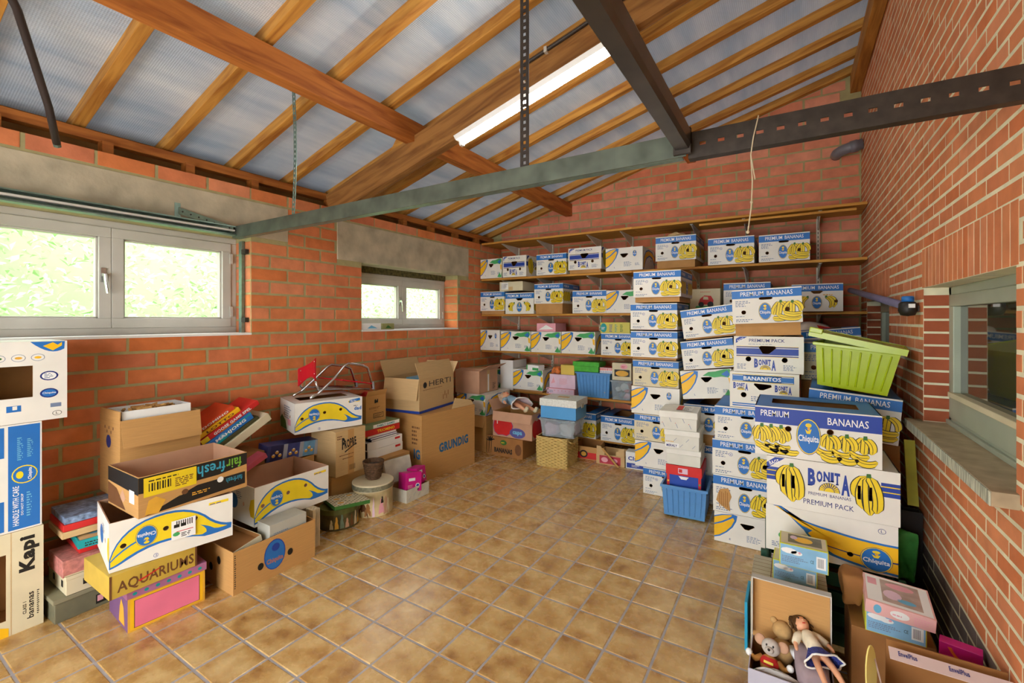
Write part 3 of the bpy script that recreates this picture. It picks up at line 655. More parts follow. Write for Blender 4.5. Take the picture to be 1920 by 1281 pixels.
class Canvas:
    """x to the right, z up, in metres on a face w x h; y = -level * step lies in front of the face"""
    def __init__(s, w, h): s.w, s.h, s.it, s.holes = w, h, [], []
    def poly(s, pts, m, lv=1): s.it.append(([(x * s.w, z * s.h) for x, z in pts], [tuple(range(len(pts)))], m, lv)); return s
    def rect(s, x0, x1, z0, z1, m, lv=1): return s.poly([(x0, z0), (x1, z0), (x1, z1), (x0, z1)], m, lv)
    def raw(s, vs, fs, m, lv): s.it.append((vs, fs, m, lv)); return s
    def text(s, t, x0, x1, z0, z1, m, lv=2, bold=0.0, ang=0, flip=False):
        vs, fs = text_polys(t, bold); o = []
        cx, cz = (x0 + x1) / 2 * s.w, (z0 + z1) / 2 * s.h
        for (a, b) in vs:
            X, Z = (a - .5) * (x1 - x0) * s.w, (b - .5) * (z1 - z0) * s.h
            if ang: X, Z = (a - .5) * (z1 - z0) * s.h if ang in (90, -90) else X, (b - .5) * (x1 - x0) * s.w if ang in (90, -90) else Z
            if ang == 90: X, Z = -Z, X
            elif ang == -90: X, Z = Z, -X
            elif ang: c_, s_ = math.cos(R(ang)), math.sin(R(ang)); X, Z = X * c_ - Z * s_, X * s_ + Z * c_
            if flip: X, Z = -X, -Z
            o.append((cx + X, cz + Z))
        return s.raw(o, fs, m, lv)
    def lines(s, x0, x1, z0, z1, n, m=None, lv=1, seed=1):
        """rows of print too small to read"""
        rr = random.Random(seed); dz = (z1 - z0) / n
        for i in range(n):
            x = x0; e = x0 + (x1 - x0) * rr.uniform(.6, 1)
            while x < e:
                l = rr.uniform(.02, .05); q = min(e, x + l); s.rect(x, q, z0 + dz * i, z0 + dz * (i + .5), m or M_txt, lv); x = q + .012
        return s
    def hole(s, pts): s.holes.append([(x * s.w, z * s.h) for x, z in pts]); return s
    def transform(s, f):
        """keep the print but turn it (upside-down boxes)"""
        s.it = [([f(x, z) for x, z in vs], fs, m, lv) for vs, fs, m, lv in s.it]; s.holes = [[f(x, z) for x, z in h] for h in s.holes]; return s
    def upside(s): return s.transform(lambda x, z: (s.w - x, s.h - z))
    def mirror_upside(s): return s.transform(lambda x, z: (x, s.h - z))
    # ---- recurring artwork
    def oval(s, cx, cz, rw, rh, lv=4, flip=False):
        q = -1 if flip else 1
        a = s.h / s.w; s.poly(ell(cx, cz, rw, rh, 20), M_navy, lv); s.poly(ell(cx, cz, rw * .97, rh * .97, 20), M_yel, lv + 1); s.poly(ell(cx, cz, rw * .90, rh * .92, 20), M_blue, lv + 2)
        s.text('Chiquita', cx - rw * .82, cx + rw * .82, *sorted((cz - q * rh * .38, cz + q * rh * .08)), M_pwhite, lv + 3, .02, flip=flip)
        # small dancing figure with a fruit hat
        rh *= q; s.poly(ell(cx, cz + rh * .62, rw * .26, abs(rh) * .12, 8), M_yel, lv + 3); s.poly(ell(cx + rw * .02, cz + rh * .44, rw * .12, abs(rh) * .1, 8), M_gold, lv + 3)
        s.poly([(cx - rw * .28, cz + rh * .40), (cx - rw * .05, cz + rh * .30), (cx + rw * .25, cz + rh * .42), (cx + rw * .12, cz + rh * .16), (cx - rw * .14, cz + rh * .16)], M_yel, lv + 3)
        return s
    def bunch(s, sx, sz, tips, T, lv=3):
        for i, (tx, tz, bl) in enumerate(tips):
            f = finger((sx * s.w, sz * s.h), (tx * s.w, tz * s.h), bl * s.h, T * s.h * 1.22); s.raw(f, [tuple(range(len(f)))], M_grnd if i == 99 else M_blk, lv + i * .6)
            f = finger((sx * s.w, sz * s.h), (tx * s.w, tz * s.h), bl * s.h, T * s.h); s.raw(f, [tuple(range(len(f)))], M_yel, lv + i * .6 + .3)
            g = finger((sx * s.w, sz * s.h), (tx * s.w, tz * s.h), bl * s.h * .8, T * s.h * .10); s.raw(g, [tuple(range(len(g)))], M_blk, lv + i * .6 + .5)
        w_ = .018 * s.h / s.w * 2.2
        s.poly([(sx - w_, sz - .03), (sx + w_, sz - .03), (sx + w_ * .8, sz + .05), (sx - w_ * .8, sz + .045)], M_grnd, lv + 4); return s
    def fruit(s, fingers, stems, T, lv=3):
        for i, (p0, p1, bl) in enumerate(fingers):
            P0, P1 = (p0[0] * s.w, p0[1] * s.h), (p1[0] * s.w, p1[1] * s.h)
            for k, (t_, m_) in enumerate(((T * 1.25, M_blk), (T, M_yel), (T * .09, M_blk))):
                f = finger(P0, P1, bl * s.h * (1 if k < 2 else .85), t_ * s.h); s.raw(f, [tuple(range(len(f)))], m_, lv + i * .5 + k * .16)
        w_ = .016 * s.h / s.w * 2.2
        for (sx, sz) in stems: s.poly([(sx - w_, sz - .03), (sx + w_, sz - .03), (sx + w_ * .8, sz + .05), (sx - w_ * .8, sz + .045)], M_grnd, lv + 6)
        return s
    def finish(s, name, step=.00035):
        b = MB()
        for vs, fs, m, lv in s.it: b.add([(x, -lv * step - .0003, z) for x, z in vs], fs, m)
        me = b.mesh(name); bm = bmesh.new(); bm.from_mesh(me); 
        for f in bm.faces:
            if f.normal.y > 0: f.normal_flip()
        punch(bm, s.holes); bm.to_mesh(me); bm.free(); return me
def punch(bm, holes):
    for h in holes:
        if sum(h[i][0] * h[(i + 1) % len(h)][1] - h[(i + 1) % len(h)][0] * h[i][1] for i in range(len(h))) < 0: h = h[::-1]
        x0 = min(p[0] for p in h); x1 = max(p[0] for p in h); z0 = min(p[1] for p in h); z1 = max(p[1] for p in h)
        def near():
            o = []
            for f in bm.faces:
                xs = [v.co.x for v in f.verts]; zs = [v.co.z for v in f.verts]
                if max(xs) > x0 + 1e-6 and min(xs) < x1 - 1e-6 and max(zs) > z0 + 1e-6 and min(zs) < z1 - 1e-6: o.append(f)
            return o
        n = len(h)
        for i in range(n):
            p, q = h[i], h[(i + 1) % n]; fs = near()
            if not fs: break
            geo = list({e for f in fs for e in f.edges}) + list({v for f in fs for v in f.verts}) + fs
            bmesh.ops.bisect_plane(bm, geom=geo, dist=1e-6, plane_co=(p[0], 0, p[1]), plane_no=(q[1] - p[1], 0, p[0] - q[0]))
        kill = []
        for f in near():
            c = f.calc_center_median(); 
            if all((h[(i + 1) % n][0] - h[i][0]) * (c.z - h[i][1]) - (h[(i + 1) % n][1] - h[i][1]) * (c.x - h[i][0]) > -1e-9 for i in range(n)): kill.append(f)
        bmesh.ops.delete(bm, geom=kill, context='FACES')
def panel_mesh(w, h, holes, t, mo, mi, name='panel'):
    """board of thickness t with real holes; outer face looks to -y"""
    me = bpy.data.meshes.new(name); bm = bmesh.new()
    bm.faces.new([bm.verts.new((x, 0, z)) for x, z in ((0, 0), (w, 0), (w, h), (0, h))]); punch(bm, holes)
    for f in bm.faces:
        if f.normal.y > 0: f.normal_flip()
    r = bmesh.ops.extrude_face_region(bm, geom=bm.faces[:]); 
    bmesh.ops.translate(bm, verts=[v for v in r['geom'] if isinstance(v, bmesh.types.BMVert)], vec=(0, t, 0))
    bm.faces.ensure_lookup_table(); bmesh.ops.recalc_face_normals(bm, faces=bm.faces[:])
    me.materials.append(mo); me.materials.append(mi)
    for f in bm.faces: f.material_index = 0 if (f.normal.y < -.9 and f.calc_center_median().y < t / 2) else 1
    bm.to_mesh(me); bm.free(); return me
# ---------------------------------------------------------------- the faces found on the boxes
BW, BD, BH = .405, .51, .24
def face_premium(letter=None, tone=M_white, spots=0):
    c = Canvas(BW, BH)
    c.rect(0, 1, 0, 1, tone, 0); c.rect(0, 1, .735, .965, M_blue, 1)
    c.text('PREMIUM', .13, .47, .80, .925, M_pwhite, 2, .004); c.text('BANANAS', .52, .88, .80, .925, M_pwhite, 2, .004)
    c.lines(.05, .27, .50, .69, 4, seed=3); c.lines(.05, .33, .05, .15, 2, seed=4); c.lines(.05, .2, .2, .24, 1, seed=5)
    c.oval(.485, .34, .095, .255)
    c.fruit([((.71, .60), (.60, .22), -.05), ((.71, .60), (.67, .18), .0), ((.72, .60), (.82, .24), .06), ((.87, .59), (.76, .28), -.05), ((.87, .59), (.86, .24), .0), ((.88, .59), (.985, .30), .07), ((.59, .13), (.80, .15), -.035), ((.66, .21), (.99, .14), -.06), ((.74, .29), (.995, .25), -.05)], [(.71, .6), (.87, .58)], .12)
    if letter: 
        c.poly(ell(.29, .60, .03, .05, 14), M_blued, 2); c.poly(ell(.29, .60, .025, .042, 14), tone, 3); c.text(letter, .279, .301, .575, .625, M_blued, 4, .02)
    c.hole(stadium(.50, .715, .20, .075)); c.hole(ell(.17, .33, .036, .06, 12)); c.hole(ell(.80, .38, .036, .06, 12))
    return c
def face_oldpremium():
    c = Canvas(BW, BH); c.rect(0, 1, 0, 1, M_white, 0); c.rect(0, 1, .73, .965, M_blue, 1)
    c.text('PREMIUM', .08, .46, .80, .92, M_pwhite, 2, .004); c.text('BANANAS', .53, .92, .80, .92, M_pwhite, 2, .004)
    c.oval(.5, .32, .10, .24)
    c.bunch(.32, .52, [(.16, .14, -.14), (.24, .12, -.12)], .15); c.bunch(.68, .52, [(.84, .14, .14), (.76, .12, .12)], .15)
    c.lines(.62, .9, .58, .64, 1, M_gold)
    c.hole([(.38, .72), (.44, .64), (.56, .64), (.62, .72), (.60, .75), (.40, .75)]); c.hole(ell(.13, .36, .034, .056, 12)); c.hole(ell(.87, .36, .034, .056, 12))
    return c
def face_yellow(green=False, oval=False, letter=None):
    """white face with a yellow banana end at the left"""
    c = Canvas(BW, BH); c.rect(0, 1, 0, 1, M_white, 0)
    out = [(0, .12), (.09, .19), (.20, .36), (.29, .56), (.345, .78), (.36, .96), (.29, .99), (.12, .93), (0, .84)]
    c.poly(out, M_blue, 1)
    c.poly([(0, .585), (.12, .70), (.265, .905), (.28, .965), (.12, .895), (0, .80)], M_yelo, 2)
    c.poly([(0, .165), (.085, .235), (.18, .385), (.265, .58), (.315, .80), (.295, .875), (.14, .665), (0, .54)], M_yelo, 2)
    c.lines(.50, .72, .18, .40, 5, seed=9); c.text(letter or 'L', .235, .26, .12, .18, M_blued, 2); c.lines(.80, .92, .20, .32, 4, M_txt, seed=2)
    if green:
        c.poly([(.44, .80), (.56, .92), (.70, .93), (.86, .99), (.97, .985), (.99, .85), (.93, .70), (.80, .74), (.66, .72), (.55, .78)], M_grn, 1)
        c.poly([(.80, .82), (.92, .95), (.96, .80), (.90, .72)], M_blue, 2); c.poly([(.92, .70), (.99, .66), (.99, .40), (.94, .45)], M_yelo, 1)
        c.poly([(.80, .06), (.90, .30), (.95, .12), (.995, .34), (.99, .03), (.88, .02)], M_grn, 1)
    if oval: c.oval(.79, .72, .055, .14)
    c.hole([(.40, .72), (.47, .57), (.53, .57), (.62, .70), (.60, .745), (.42, .745)]); c.hole(stadium(.25, .36, .085, .13, 3)); c.hole(stadium(.80, .43, .085, .12, 3))
    return c
def bonita(c, x0, x1, z0, z1, m=None, lv=3):
    """arched serif word with a rising sun under it"""
    m = m or M_blued; L_ = 'BONITA'; ws = [1.25, 1.0, 1.05, .5, .9, 1.35]; tot = sum(ws) + .0; x = x0
    hs = [1.0, .80, .68, .66, .76, 1.0]; zs = [0.22, .42, .50, .52, .42, 0.0]
    for ch, w_, hh, zz in zip(L_, ws, hs, zs):
        ww = (x1 - x0) * w_ / tot; H_ = z1 - z0; top = z0 + H_ * (.94 if ch not in 'BA' else 1); bot = z0 + H_ * zz
        c.text(ch, x + ww * .08, x + ww * .94, bot, top if ch != 'A' else z0 + H_ * .90, m, lv, .05)
        # serifs
        if ch in 'BNIT':
            for (a, b_) in ((.06, .36),) if ch == 'B' else ((.02, .98),) if ch == 'I' else ((.02, .34), (.70, .99)) if ch == 'N' else ((.28, .72),):
                c.rect(x + ww * a, x + ww * b_, bot - H_ * .01, bot + H_ * .045, m, lv)
        x += ww
    cx, cz, rx, rz = (x0 + x1) / 2 + (x1 - x0) * .02, z0 + (z1 - z0) * .06, (x1 - x0) * .25, (z1 - z0) * .40
    arc = [(cx + rx * math.cos(math.pi * i / 12), cz + rz * math.sin(math.pi * i / 12)) for i in range(13)]
    c.poly(arc, M_navy, lv + 1); c.poly([(cx + (p[0] - cx) * .93, cz + (p[1] - cz) * .95 + rz * .01) for p in arc], M_yel, lv + 2)
    for i in range(1, 12):
        t = math.pi * i / 12; c.raw([((cx + rx * q * math.cos(t) - d_ * .004) * c.w, (cz + rz * q * math.sin(t)) * c.h) for q, d_ in ((.5, 1), (.95, 1), (.95, -1), (.5, -1))], [(0, 1, 2, 3)], M_navy, lv + 3)
    arc2 = [(cx + .5 * rx * math.cos(math.pi * i / 10), cz + .5 * rz * math.sin(math.pi * i / 10)) for i in range(11)]
    c.poly(arc2, M_navy, lv + 4); c.poly([(cx + (p[0] - cx) * .9, cz + (p[1] - cz) * .92) for p in arc2], M_yel, lv + 5)
def face_bonita(w=BW, h=BH):
    c = Canvas(w, h); c.rect(0, 1, 0, 1, M_white, 0)
    c.poly([(.03, .80), (.03, .92), (.09, .985), (.20, .985)], M_blued, 1); c.text('BAGS', .055, .155, .86, .93, M_pwhite, 2, .02, ang=28)
    c.text('PREMIUM PACK', .23, .74, .84, .93, M_navy, 1, .008); c.lines(.22, .76, .775, .80, 1)
    c.rect(.04, .93, .49, .665, M_blued, 1)
    for z in (.44, .685): c.rect(.04, .93, z, z + .028, M_blued, 1); c.rect(.04, .93, z - .012 if z < .5 else z + .028, z if z < .5 else z + .04, M_yel, 2)
    bonita(c, .30, .62, .06, .38); c.lines(.05, .20, .08, .24, 4, seed=6); c.lines(.72, .93, .08, .24, 4, seed=8)
    c.hole([(.37, .70), (.43, .52), (.52, .52), (.62, .68), (.60, .735), (.40, .735)]); c.hole(ell(.22, .36, .042, .07, 12)); c.hole(ell(.74, .36, .042, .07, 12))
    return c
def face_bananitos():
    c = Canvas(BW, BH); c.rect(0, 1, 0, 1, M_white, 0)
    c.rect(.04, .93, .72, .94, M_blue, 1); c.rect(.04, .93, .925, .94, M_yel, 2); c.rect(.04, .93, .72, .735, M_yel, 2)
    for z in (.90, .755): c.rect(.05, .92, z - .008, z + .008, M_white, 2)
    c.rect(.20, .76, .745, .915, M_blue, 2); c.text('BANANITOS', .21, .75, .775, .885, M_pwhite, 3, .015)
    bonita(c, .05, .28, .48, .70); bonita(c, .66, .90, .44, .68)
    c.rect(.04, .93, .04, .13, M_blue, 1); c.rect(.04, .93, .075, .095, M_white, 2)
    c.lines(.32, .56, .20, .36, 3, M_txt, seed=11)
    c.hole([(.36, .66), (.44, .52), (.50, .52), (.62, .62), (.61, .68), (.37, .70)]); c.hole(ell(.21, .36, .044, .072, 12)); c.hole(ell(.74, .30, .044, .072, 12))
    return c
def face_premium_long():
    c = Canvas(BD, BH); c.rect(0, 1, 0, 1, M_white, 0); c.rect(0, 1, .66, .975, M_blued, 1)
    c.text('PREMIUM', .05, .29, .80, .925, M_pwhite, 2, .006); c.text('BANANAS', .60, .905, .74, .88, M_pwhite, 2, .006)
    for sx in (.06, .14, .225):
        c.fruit([((sx, .60), (sx - .05, .30), -.04), ((sx, .60), (sx + .01, .26), .02), ((sx, .60), (sx + .06, .32), .05), ((sx - .06, .25), (sx + .08, .20), -.05), ((sx - .02, .18), (sx + .15, .12), -.05)], [(sx, .6)], .10)
    for sx in (.62, .745, .88):
        c.fruit([((sx, .55), (sx - .06, .30), -.05), ((sx, .55), (sx - .01, .24), .0), ((sx, .55), (sx + .05, .26), .06), ((sx - .12, .27), (sx + .03, .20), -.06), ((sx - .08, .15), (sx + .09, .12), -.07)], [(sx, .55)], .11)
    c.oval(.45, .47, .10, .36, lv=8)
    c.poly(ell(.285, .58, .028, .06, 12), M_brownp, 12); c.poly(ell(.62, .60, .028, .06, 12), M_brownp, 12)
    c.hole(ell(.285, .58, .024, .052, 12)); c.hole(ell(.62, .60, .024, .052, 12))
    return c
def face_bonita_long():
    c = Canvas(BD, BH); c.rect(0, 1, 0, 1, M_white, 0)
    c.poly([(.0, .74), (.0, .86), (.07, .985), (.15, .985)], M_blued, 1); c.text('BAGS', .018, .105, .84, .92, M_pwhite, 2, .02, ang=22)
    for (a, b_) in ((0, .13), (.87, 1)):
        c.rect(a, b_, .52, .78, M_blued, 1)
        for z in (.60, .70): c.rect(a, b_, z, z + .018, M_yel, 2)
    for bx in (.12, .70):
        s_ = .74 if bx < .5 else .76
        c.bunch(bx + .085, .86, [(bx - .0 + .015, .38, -.12), (bx + .05, .22, -.08), (bx + .095, .13, -.02), (bx + .14, .18, .07)], .15)
        for dx_ in (.018, .098): c.hole([(bx + dx_ - .012, .40), (bx + dx_ + .012, .40), (bx + dx_ + .012, .66), (bx + dx_ - .012, .66)])
    bonita(c, .33, .655, .42, .86)
    c.text('PREMIUM  BANANAS', .34, .66, .335, .395, M_navy, 2); c.text('PREMIUM PACK', .30, .68, .14, .24, M_navy, 2)
    return c
def face_big_banana(letter='A', w=BD, h=BH, brown=False):
    """long side with one big yellow banana, blue outline and oval"""
    c = Canvas(w, h); c.rect(0, 1, 0, 1, M_white, 0)
    top = bez((.0, .26), (.05, .76), (.26, .90), 6) + bez((.26, .90), (.56, 1.06), (.75, .66), 7)[1:] + bez((.75, .66), (.86, .36), (.99, .32), 5)[1:]
    bot = bez((.985, .20), (.84, .16), (.74, .18), 4) + bez((.74, .18), (.40, .46), (.13, .17), 7)[1:] + bez((.13, .17), (.05, .08), (0, .07), 4)[1:]
    c.poly(top + bot, M_blue, 1)
    top2 = bez((.008, .26), (.06, .71), (.26, .86), 6) + bez((.26, .86), (.555, 1.01), (.735, .63), 7)[1:] + bez((.735, .63), (.83, .36), (.95, .28), 4)[1:]
    bot2 = bez((.95, .28), (.88, .26), (.83, .30), 3)[1:] + bez((.83, .30), (.78, .40), (.70, .47), 3)[1:] + bez((.70, .47), (.77, .36), (.76, .27), 3)[1:] + bez((.76, .27), (.72, .21), (.69, .25), 2)[1:] + bez((.69, .25), (.38, .50), (.12, .22), 7)[1:] + bez((.12, .22), (.05, .12), (.008, .11), 4)[1:]
    c.poly(top2 + bot2, M_yel, 2)
    c.poly(bez((.0, .22), (.10, .48), (.28, .56), 5) + [(.28, .535)] + bez((.28, .535), (.11, .44), (0, .195), 5)[1:], M_blue, 3)
    c.oval(.27, .56, .085, .22, flip=True)
    c.rect(.78, .96, .84, .90, M_yel, 1); c.lines(.79, .95, .85, .885, 1, M_blued, 2); c.text(letter, .335, .35, .06, .11, M_blued, 2, flip=True)
    c.poly(ell(.342, .085, .02, .045, 12), M_blued, 1); c.poly(ell(.342, .085, .017, .038, 12), M_white, 1.5)
    for (x, z) in ((.10, .48), (.42, .60), (.66, .64)): c.hole(ell(x, z, .024, .05, 10))
    return c
def face_curved_banana():
    c = Canvas(BD, BH); c.rect(0, 1, 0, 1, M_white, 0)
    top = bez((.06, 1.0), (.26, .76), (.52, .70), 7) + bez((.52, .70), (.76, .60), (1, .62), 5)[1:]
    low = bez((1, .02), (.72, .04), (.52, .16), 6) + bez((.52, .16), (.36, .36), (.30, .62), 6)[1:] + bez((.30, .62), (.22, .84), (.13, 1.0), 4)[1:]
    c.poly(top + low, M_blue, 1)
    top = bez((.075, .985), (.27, .72), (.52, .655), 7) + bez((.52, .655), (.76, .56), (1, .58), 5)[1:]
    low = bez((1, .065), (.74, .08), (.55, .195), 6) + bez((.55, .195), (.40, .36), (.335, .56), 6)[1:] + bez((.335, .56), (.24, .76), (.10, .985), 4)[1:]
    c.poly(top + low, M_yelo, 2)
    c.poly([(.20, .82), (.30, .66), (.38, .60), (.34, .52), (.26, .68)], M_blue, 3)
    c.poly(bez((.44, .38), (.70, .26), (1, .29), 6) + bez((1, .265), (.70, .235), (.44, .365), 6), M_navy, 3)
    c.oval(.85, .27, .115, .25, lv=5); c.poly(ell(.89, .86, .028, .055, 16), M_navy, 1); c.poly(ell(.89, .86, .024, .047, 16), M_white, 2); c.text('L', .882, .90, .83, .89, M_navy, 3)
    c.poly(ell(.14, .36, .035, .07, 14), M_grn, 1); c.lines(.05, .2, .1, .22, 3)
    c.hole(ell(.665, .27, .024, .05, 12)); return c
_FACE = {}
def face(key):
    if key not in _FACE:
        k, *a = key.split(':')
        c = {'P': lambda: face_premium(*a), 'PT': lambda: face_premium(a[0] if a else None, M_cream), 'O': face_oldpremium, 'Y': lambda: face_yellow(letter=a[0] if a else None), 'YG': lambda: face_yellow(green=True), 'YO': lambda: face_yellow(oval=True), 'B': face_bonita, 'BN': face_bananitos,
             'PL': face_premium_long, 'TC': face_curved_banana, 'BL': face_bonita_long, 'A': lambda: face_big_banana(*a), 'AU': lambda: face_big_banana(*a).upside(), 'AD': lambda: face_big_banana(*a).mirror_upside()}[k]()
        _FACE[key] = (c.finish('print_' + k), c.holes, c.w, c.h)
    return _FACE[key]
_LID = {}
def lid_mesh(front_key, long_front, mo, mi, top='slot'):
    """shell of a telescoping box lid: four boards with real holes and a top with an opening"""
    key = (front_key, long_front, mo.name, top)
    mt_ = M_blue if front_key[0] in 'PO' else mo
    if key in _LID: return _LID[key]
    w, d = (BD, BW) if long_front else (BW, BD)
    holes = face(front_key)[1]; t = .005
    side_holes = [[(x, z) for x, z in ell(d * k, BH * .5, .011, .014, 8)] for k in (.3, .7)]
    bm = bmesh.new(); me = bpy.data.meshes.new('lid'); me.materials.append(mo); me.materials.append(mi); me.materials.append(mt_)
    for M, ww, hh in ((Matrix.Translation((-w / 2, -d / 2, 0)), w, holes), (Matrix.Translation((w / 2, -d / 2, 0)) @ Matrix.Rotation(R(90), 4, 'Z'), d, side_holes), (Matrix.Translation((w / 2, d / 2, 0)) @ Matrix.Rotation(R(180), 4, 'Z'), w, []), (Matrix.Translation((-w / 2, d / 2, 0)) @ Matrix.Rotation(R(-90), 4, 'Z'), d, side_holes)):
        p = panel_mesh(ww, BH, hh, t, mo, mi); p.transform(M); bm.from_mesh(p); bpy.data.meshes.remove(p)
    if top:
        c = .10 if long_front else .10
        a, b_ = w / 2 - t * 0, d / 2
        ix, iy = (a - .07, b_ - .125) if long_front else (a - .11, b_ - .07)
        o = [(-a, -b_), (a, -b_), (a, b_), (-a, b_)]; q = [(-ix, -iy), (ix, -iy), (ix, iy), (-ix, iy)]
        for z, s_ in ((BH, 1), (BH - .004, -1)):
            vo = [bm.verts.new((*p, z)) for p in o]; vq = [bm.verts.new((*p, z)) for p in q]
            for i in range(4):
                f = [vo[i], vo[(i + 1) % 4], vq[(i + 1) % 4], vq[i]]; f = bm.faces.new(f if s_ > 0 else f[::-1]); f.material_index = 2 if s_ > 0 else 1
    bm.to_mesh(me); bm.free(); _LID[key] = me
    return me
def simple(fn):
    k = fn.__name__
    if k not in _FACE: c = fn(); _FACE[k] = (c.finish('print'), c.holes, c.w, c.h)
    return _FACE[k]
def side_art(kind):
    """right-hand (long) side of the short-fronted boxes"""
    def premium():
        c = Canvas(BD, BH); c.rect(0, 1, .735, .965, M_blue, 1)
        c.text('PREMIUM', .06, .34, .80, .92, M_pwhite, 2, .01); c.text('BANANAS', .62, .92, .80, .92, M_pwhite, 2, .01)
        for sx in (.10, .22, .34, .66, .78, .90): c.bunch(sx, .60, [(sx - .05, .14, -.06), (sx, .10, 0), (sx + .05, .14, .06)], .14)
        c.oval(.5, .36, .08, .27); return c
    def bonita_s():
        c = Canvas(BD, BH); c.poly([(.03, .78), (.03, .9), (.07, .985), (.17, .985)], M_blued, 1); c.rect(0, .18, .50, .70, M_blued, 1); c.rect(.82, 1, .50, .70, M_blued, 1)
        for bx in (.24, .76): c.bunch(bx, .86, [(bx - .09, .34, -.12), (bx - .04, .16, -.08), (bx + .03, .12, .03), (bx + .07, .2, .1)], .18)
        bonita(c, .36, .64, .35, .75); return c
    def yellow_s():
        c = Canvas(BD, BH)
        c.poly([(.02, .0), (.10, .05), (.30, .50), (.55, .66), (.80, .60), (1, .30), (1, .75), (.8, .92), (.5, .96), (.25, .85), (.08, .55)], M_blue, 1)
        c.poly([(.04, .06), (.10, .12), (.28, .55), (.55, .72), (.80, .66), (1, .40), (1, .70), (.8, .86), (.5, .90), (.27, .80), (.10, .52)], M_yelo, 2); return c
    key = 'side_' + kind
    if key not in _FACE: c = {'P': premium, 'B': bonita_s, 'Y': yellow_s}[kind](); _FACE[key] = (c.finish('side_print'), c.holes, c.w, c.h)
    return _FACE[key][0]
_TRAY = {}
def tray_mesh(w, d, h, m):
    k = (round(w, 3), round(d, 3), round(h, 3), m.name)
    if k not in _TRAY: _TRAY[k] = MB().taper(w, d, h, 0, m, open_top=True, wall=.005).mesh('tray')
    return _TRAY[k]
M_tray = mat('tray_board', (188, 140, 84), .8, .1, 10)
def banana_box(label, key, x, y, z, rz=0, long_front=False, lift=0.0, tilt=(0, 0), group='banana boxes', s=1.0, sz=None, sy=None, tone=None, side=None, top='slot', name='banana_box'):
    """x, y: front left bottom corner of the lid's front; lift shows the brown tray under the lid"""
    w, d = (BD, BW) if long_front else (BW, BD)
    a = R(rz); ca, sa = math.cos(a), math.sin(a)
    sy = sy or s; cx = x + w * s / 2 * ca - d * sy / 2 * sa; cy = y + w * s / 2 * sa + d * sy / 2 * ca
    t = thing(name, label, 'box', (cx, cy, z - math.sin(R(tilt[1])) * w * s / 2), (R(tilt[0]), R(tilt[1]), a), group); t.scale = (s, sy, sz or s)
    tone = tone or (M_cream if key.startswith('PT') else M_white)
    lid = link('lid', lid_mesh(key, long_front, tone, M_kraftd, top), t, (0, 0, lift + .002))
    link('front_print', face(key)[0], lid, (-w / 2, -d / 2, 0))
    if side is None: side = {'P': 'P', 'PT': 'P', 'O': 'P', 'Y': 'Y', 'YG': 'Y', 'YO': 'Y', 'B': 'B', 'BN': 'B'}.get(key.split(':')[0])
    if side and not long_front: link('side_print', side_art(side), lid, (w / 2, -d / 2, 0), (0, 0, R(90)))
    link('tray', tray_mesh(w - .026, d - .026, lift + .045, M_tray), t)
    return t
# ---------------------------------------------------------------- banana boxes on the shelves
YF = 4.845
def shelf_box(k, n, key, x, w=.405, h=.25, lift=0, dy=0, rz=0, extra='', z=None, **kw):
    zz = SHZ[k] + .001 if z is None else z
    desc = {'P': 'blue-banded banana box', 'PT': 'faded banana box', 'O': 'blue-banded box with two single bananas', 'Y': 'white box with yellow banana corner', 'YG': 'white box with green leaves', 'YO': 'white box with small blue oval', 'B': 'white box with sun logo'}[key.split(':')[0]]
    row = {'B': 'second shelf', 'C': 'third shelf', 'D': 'fourth shelf', 'E': 'fifth shelf', 'F': 'lowest shelf'}[k]
    t = banana_box('%s, %s on the %s%s' % (desc, n, row, extra), key, x, YF + dy, zz, rz=rz, lift=lift, group='banana boxes on the back shelves', s=w / BW, sy=.945, sz=h / (BH + lift), **kw)
    return t
shelf_box('B', 'first from the left', 'YG', .012, .335)
shelf_box('B', 'second from the left', 'B', .362, .346, .265)
shelf_box('B', 'third from the left', 'P', .852, .400)
shelf_box('B', 'fourth from the left', 'B', 1.276, .405, .29, lift=.035)
shelf_box('B', 'fifth from the left', 'YO', 1.733, .412)
shelf_box('B', 'sixth from the left', 'P:A', 2.281, .400, .325, lift=.07)
shelf_box('B', 'seventh from the left', 'P:A', 2.793, .405, .262)
shelf_box('B', 'nearest the right wall', 'P', 3.237, .402, .252)
shelf_box('C', 'first from the left', 'P', .012, .375, .29, lift=.04)
shelf_box('C', 'second from the left', 'O', .403, .412, .262)
shelf_box('C', 'third from the left, raised on a brown tray', 'P', .822, .385, .36, lift=.12)
shelf_box('C', 'fourth from the left', 'P:C', 1.33, .400, .262, rz=4)
shelf_box('C', 'fifth from the left', 'YG', 1.741, .405, .25)
shelf_box('C', 'behind the tilted tower', 'P:T', 2.934, .399, .28, lift=.02)
shelf_box('C', 'nearest the right wall', 'O', 3.50, .38, .245)
shelf_box('D', 'first from the left', 'YO', .012, .305, .262)
shelf_box('D', 'second from the left', 'YG', .335, .432, .25)
shelf_box('D', 'third from the left', 'YG', .777, .402, .25)
shelf_box('D', 'fourth from the left', 'YG', 1.189, .418, .255)
shelf_box('D', 'fifth from the left', 'P:C', 1.679, .395, .245)
shelf_box('E', 'in the far left corner', 'YG', .012, .30, .245, dy=.06)
shelf_box('E', 'beside the white carton', 'YG', .520, .42, .27, lift=.02)
shelf_box('F', 'right behind the straw basket', 'P', 1.215, .401, .285, rz=0, dy=-.0, z=SHZ['F'] + .001)
shelf_box('F', 'beside the left tower', 'P:A', 1.675, .400, .28)
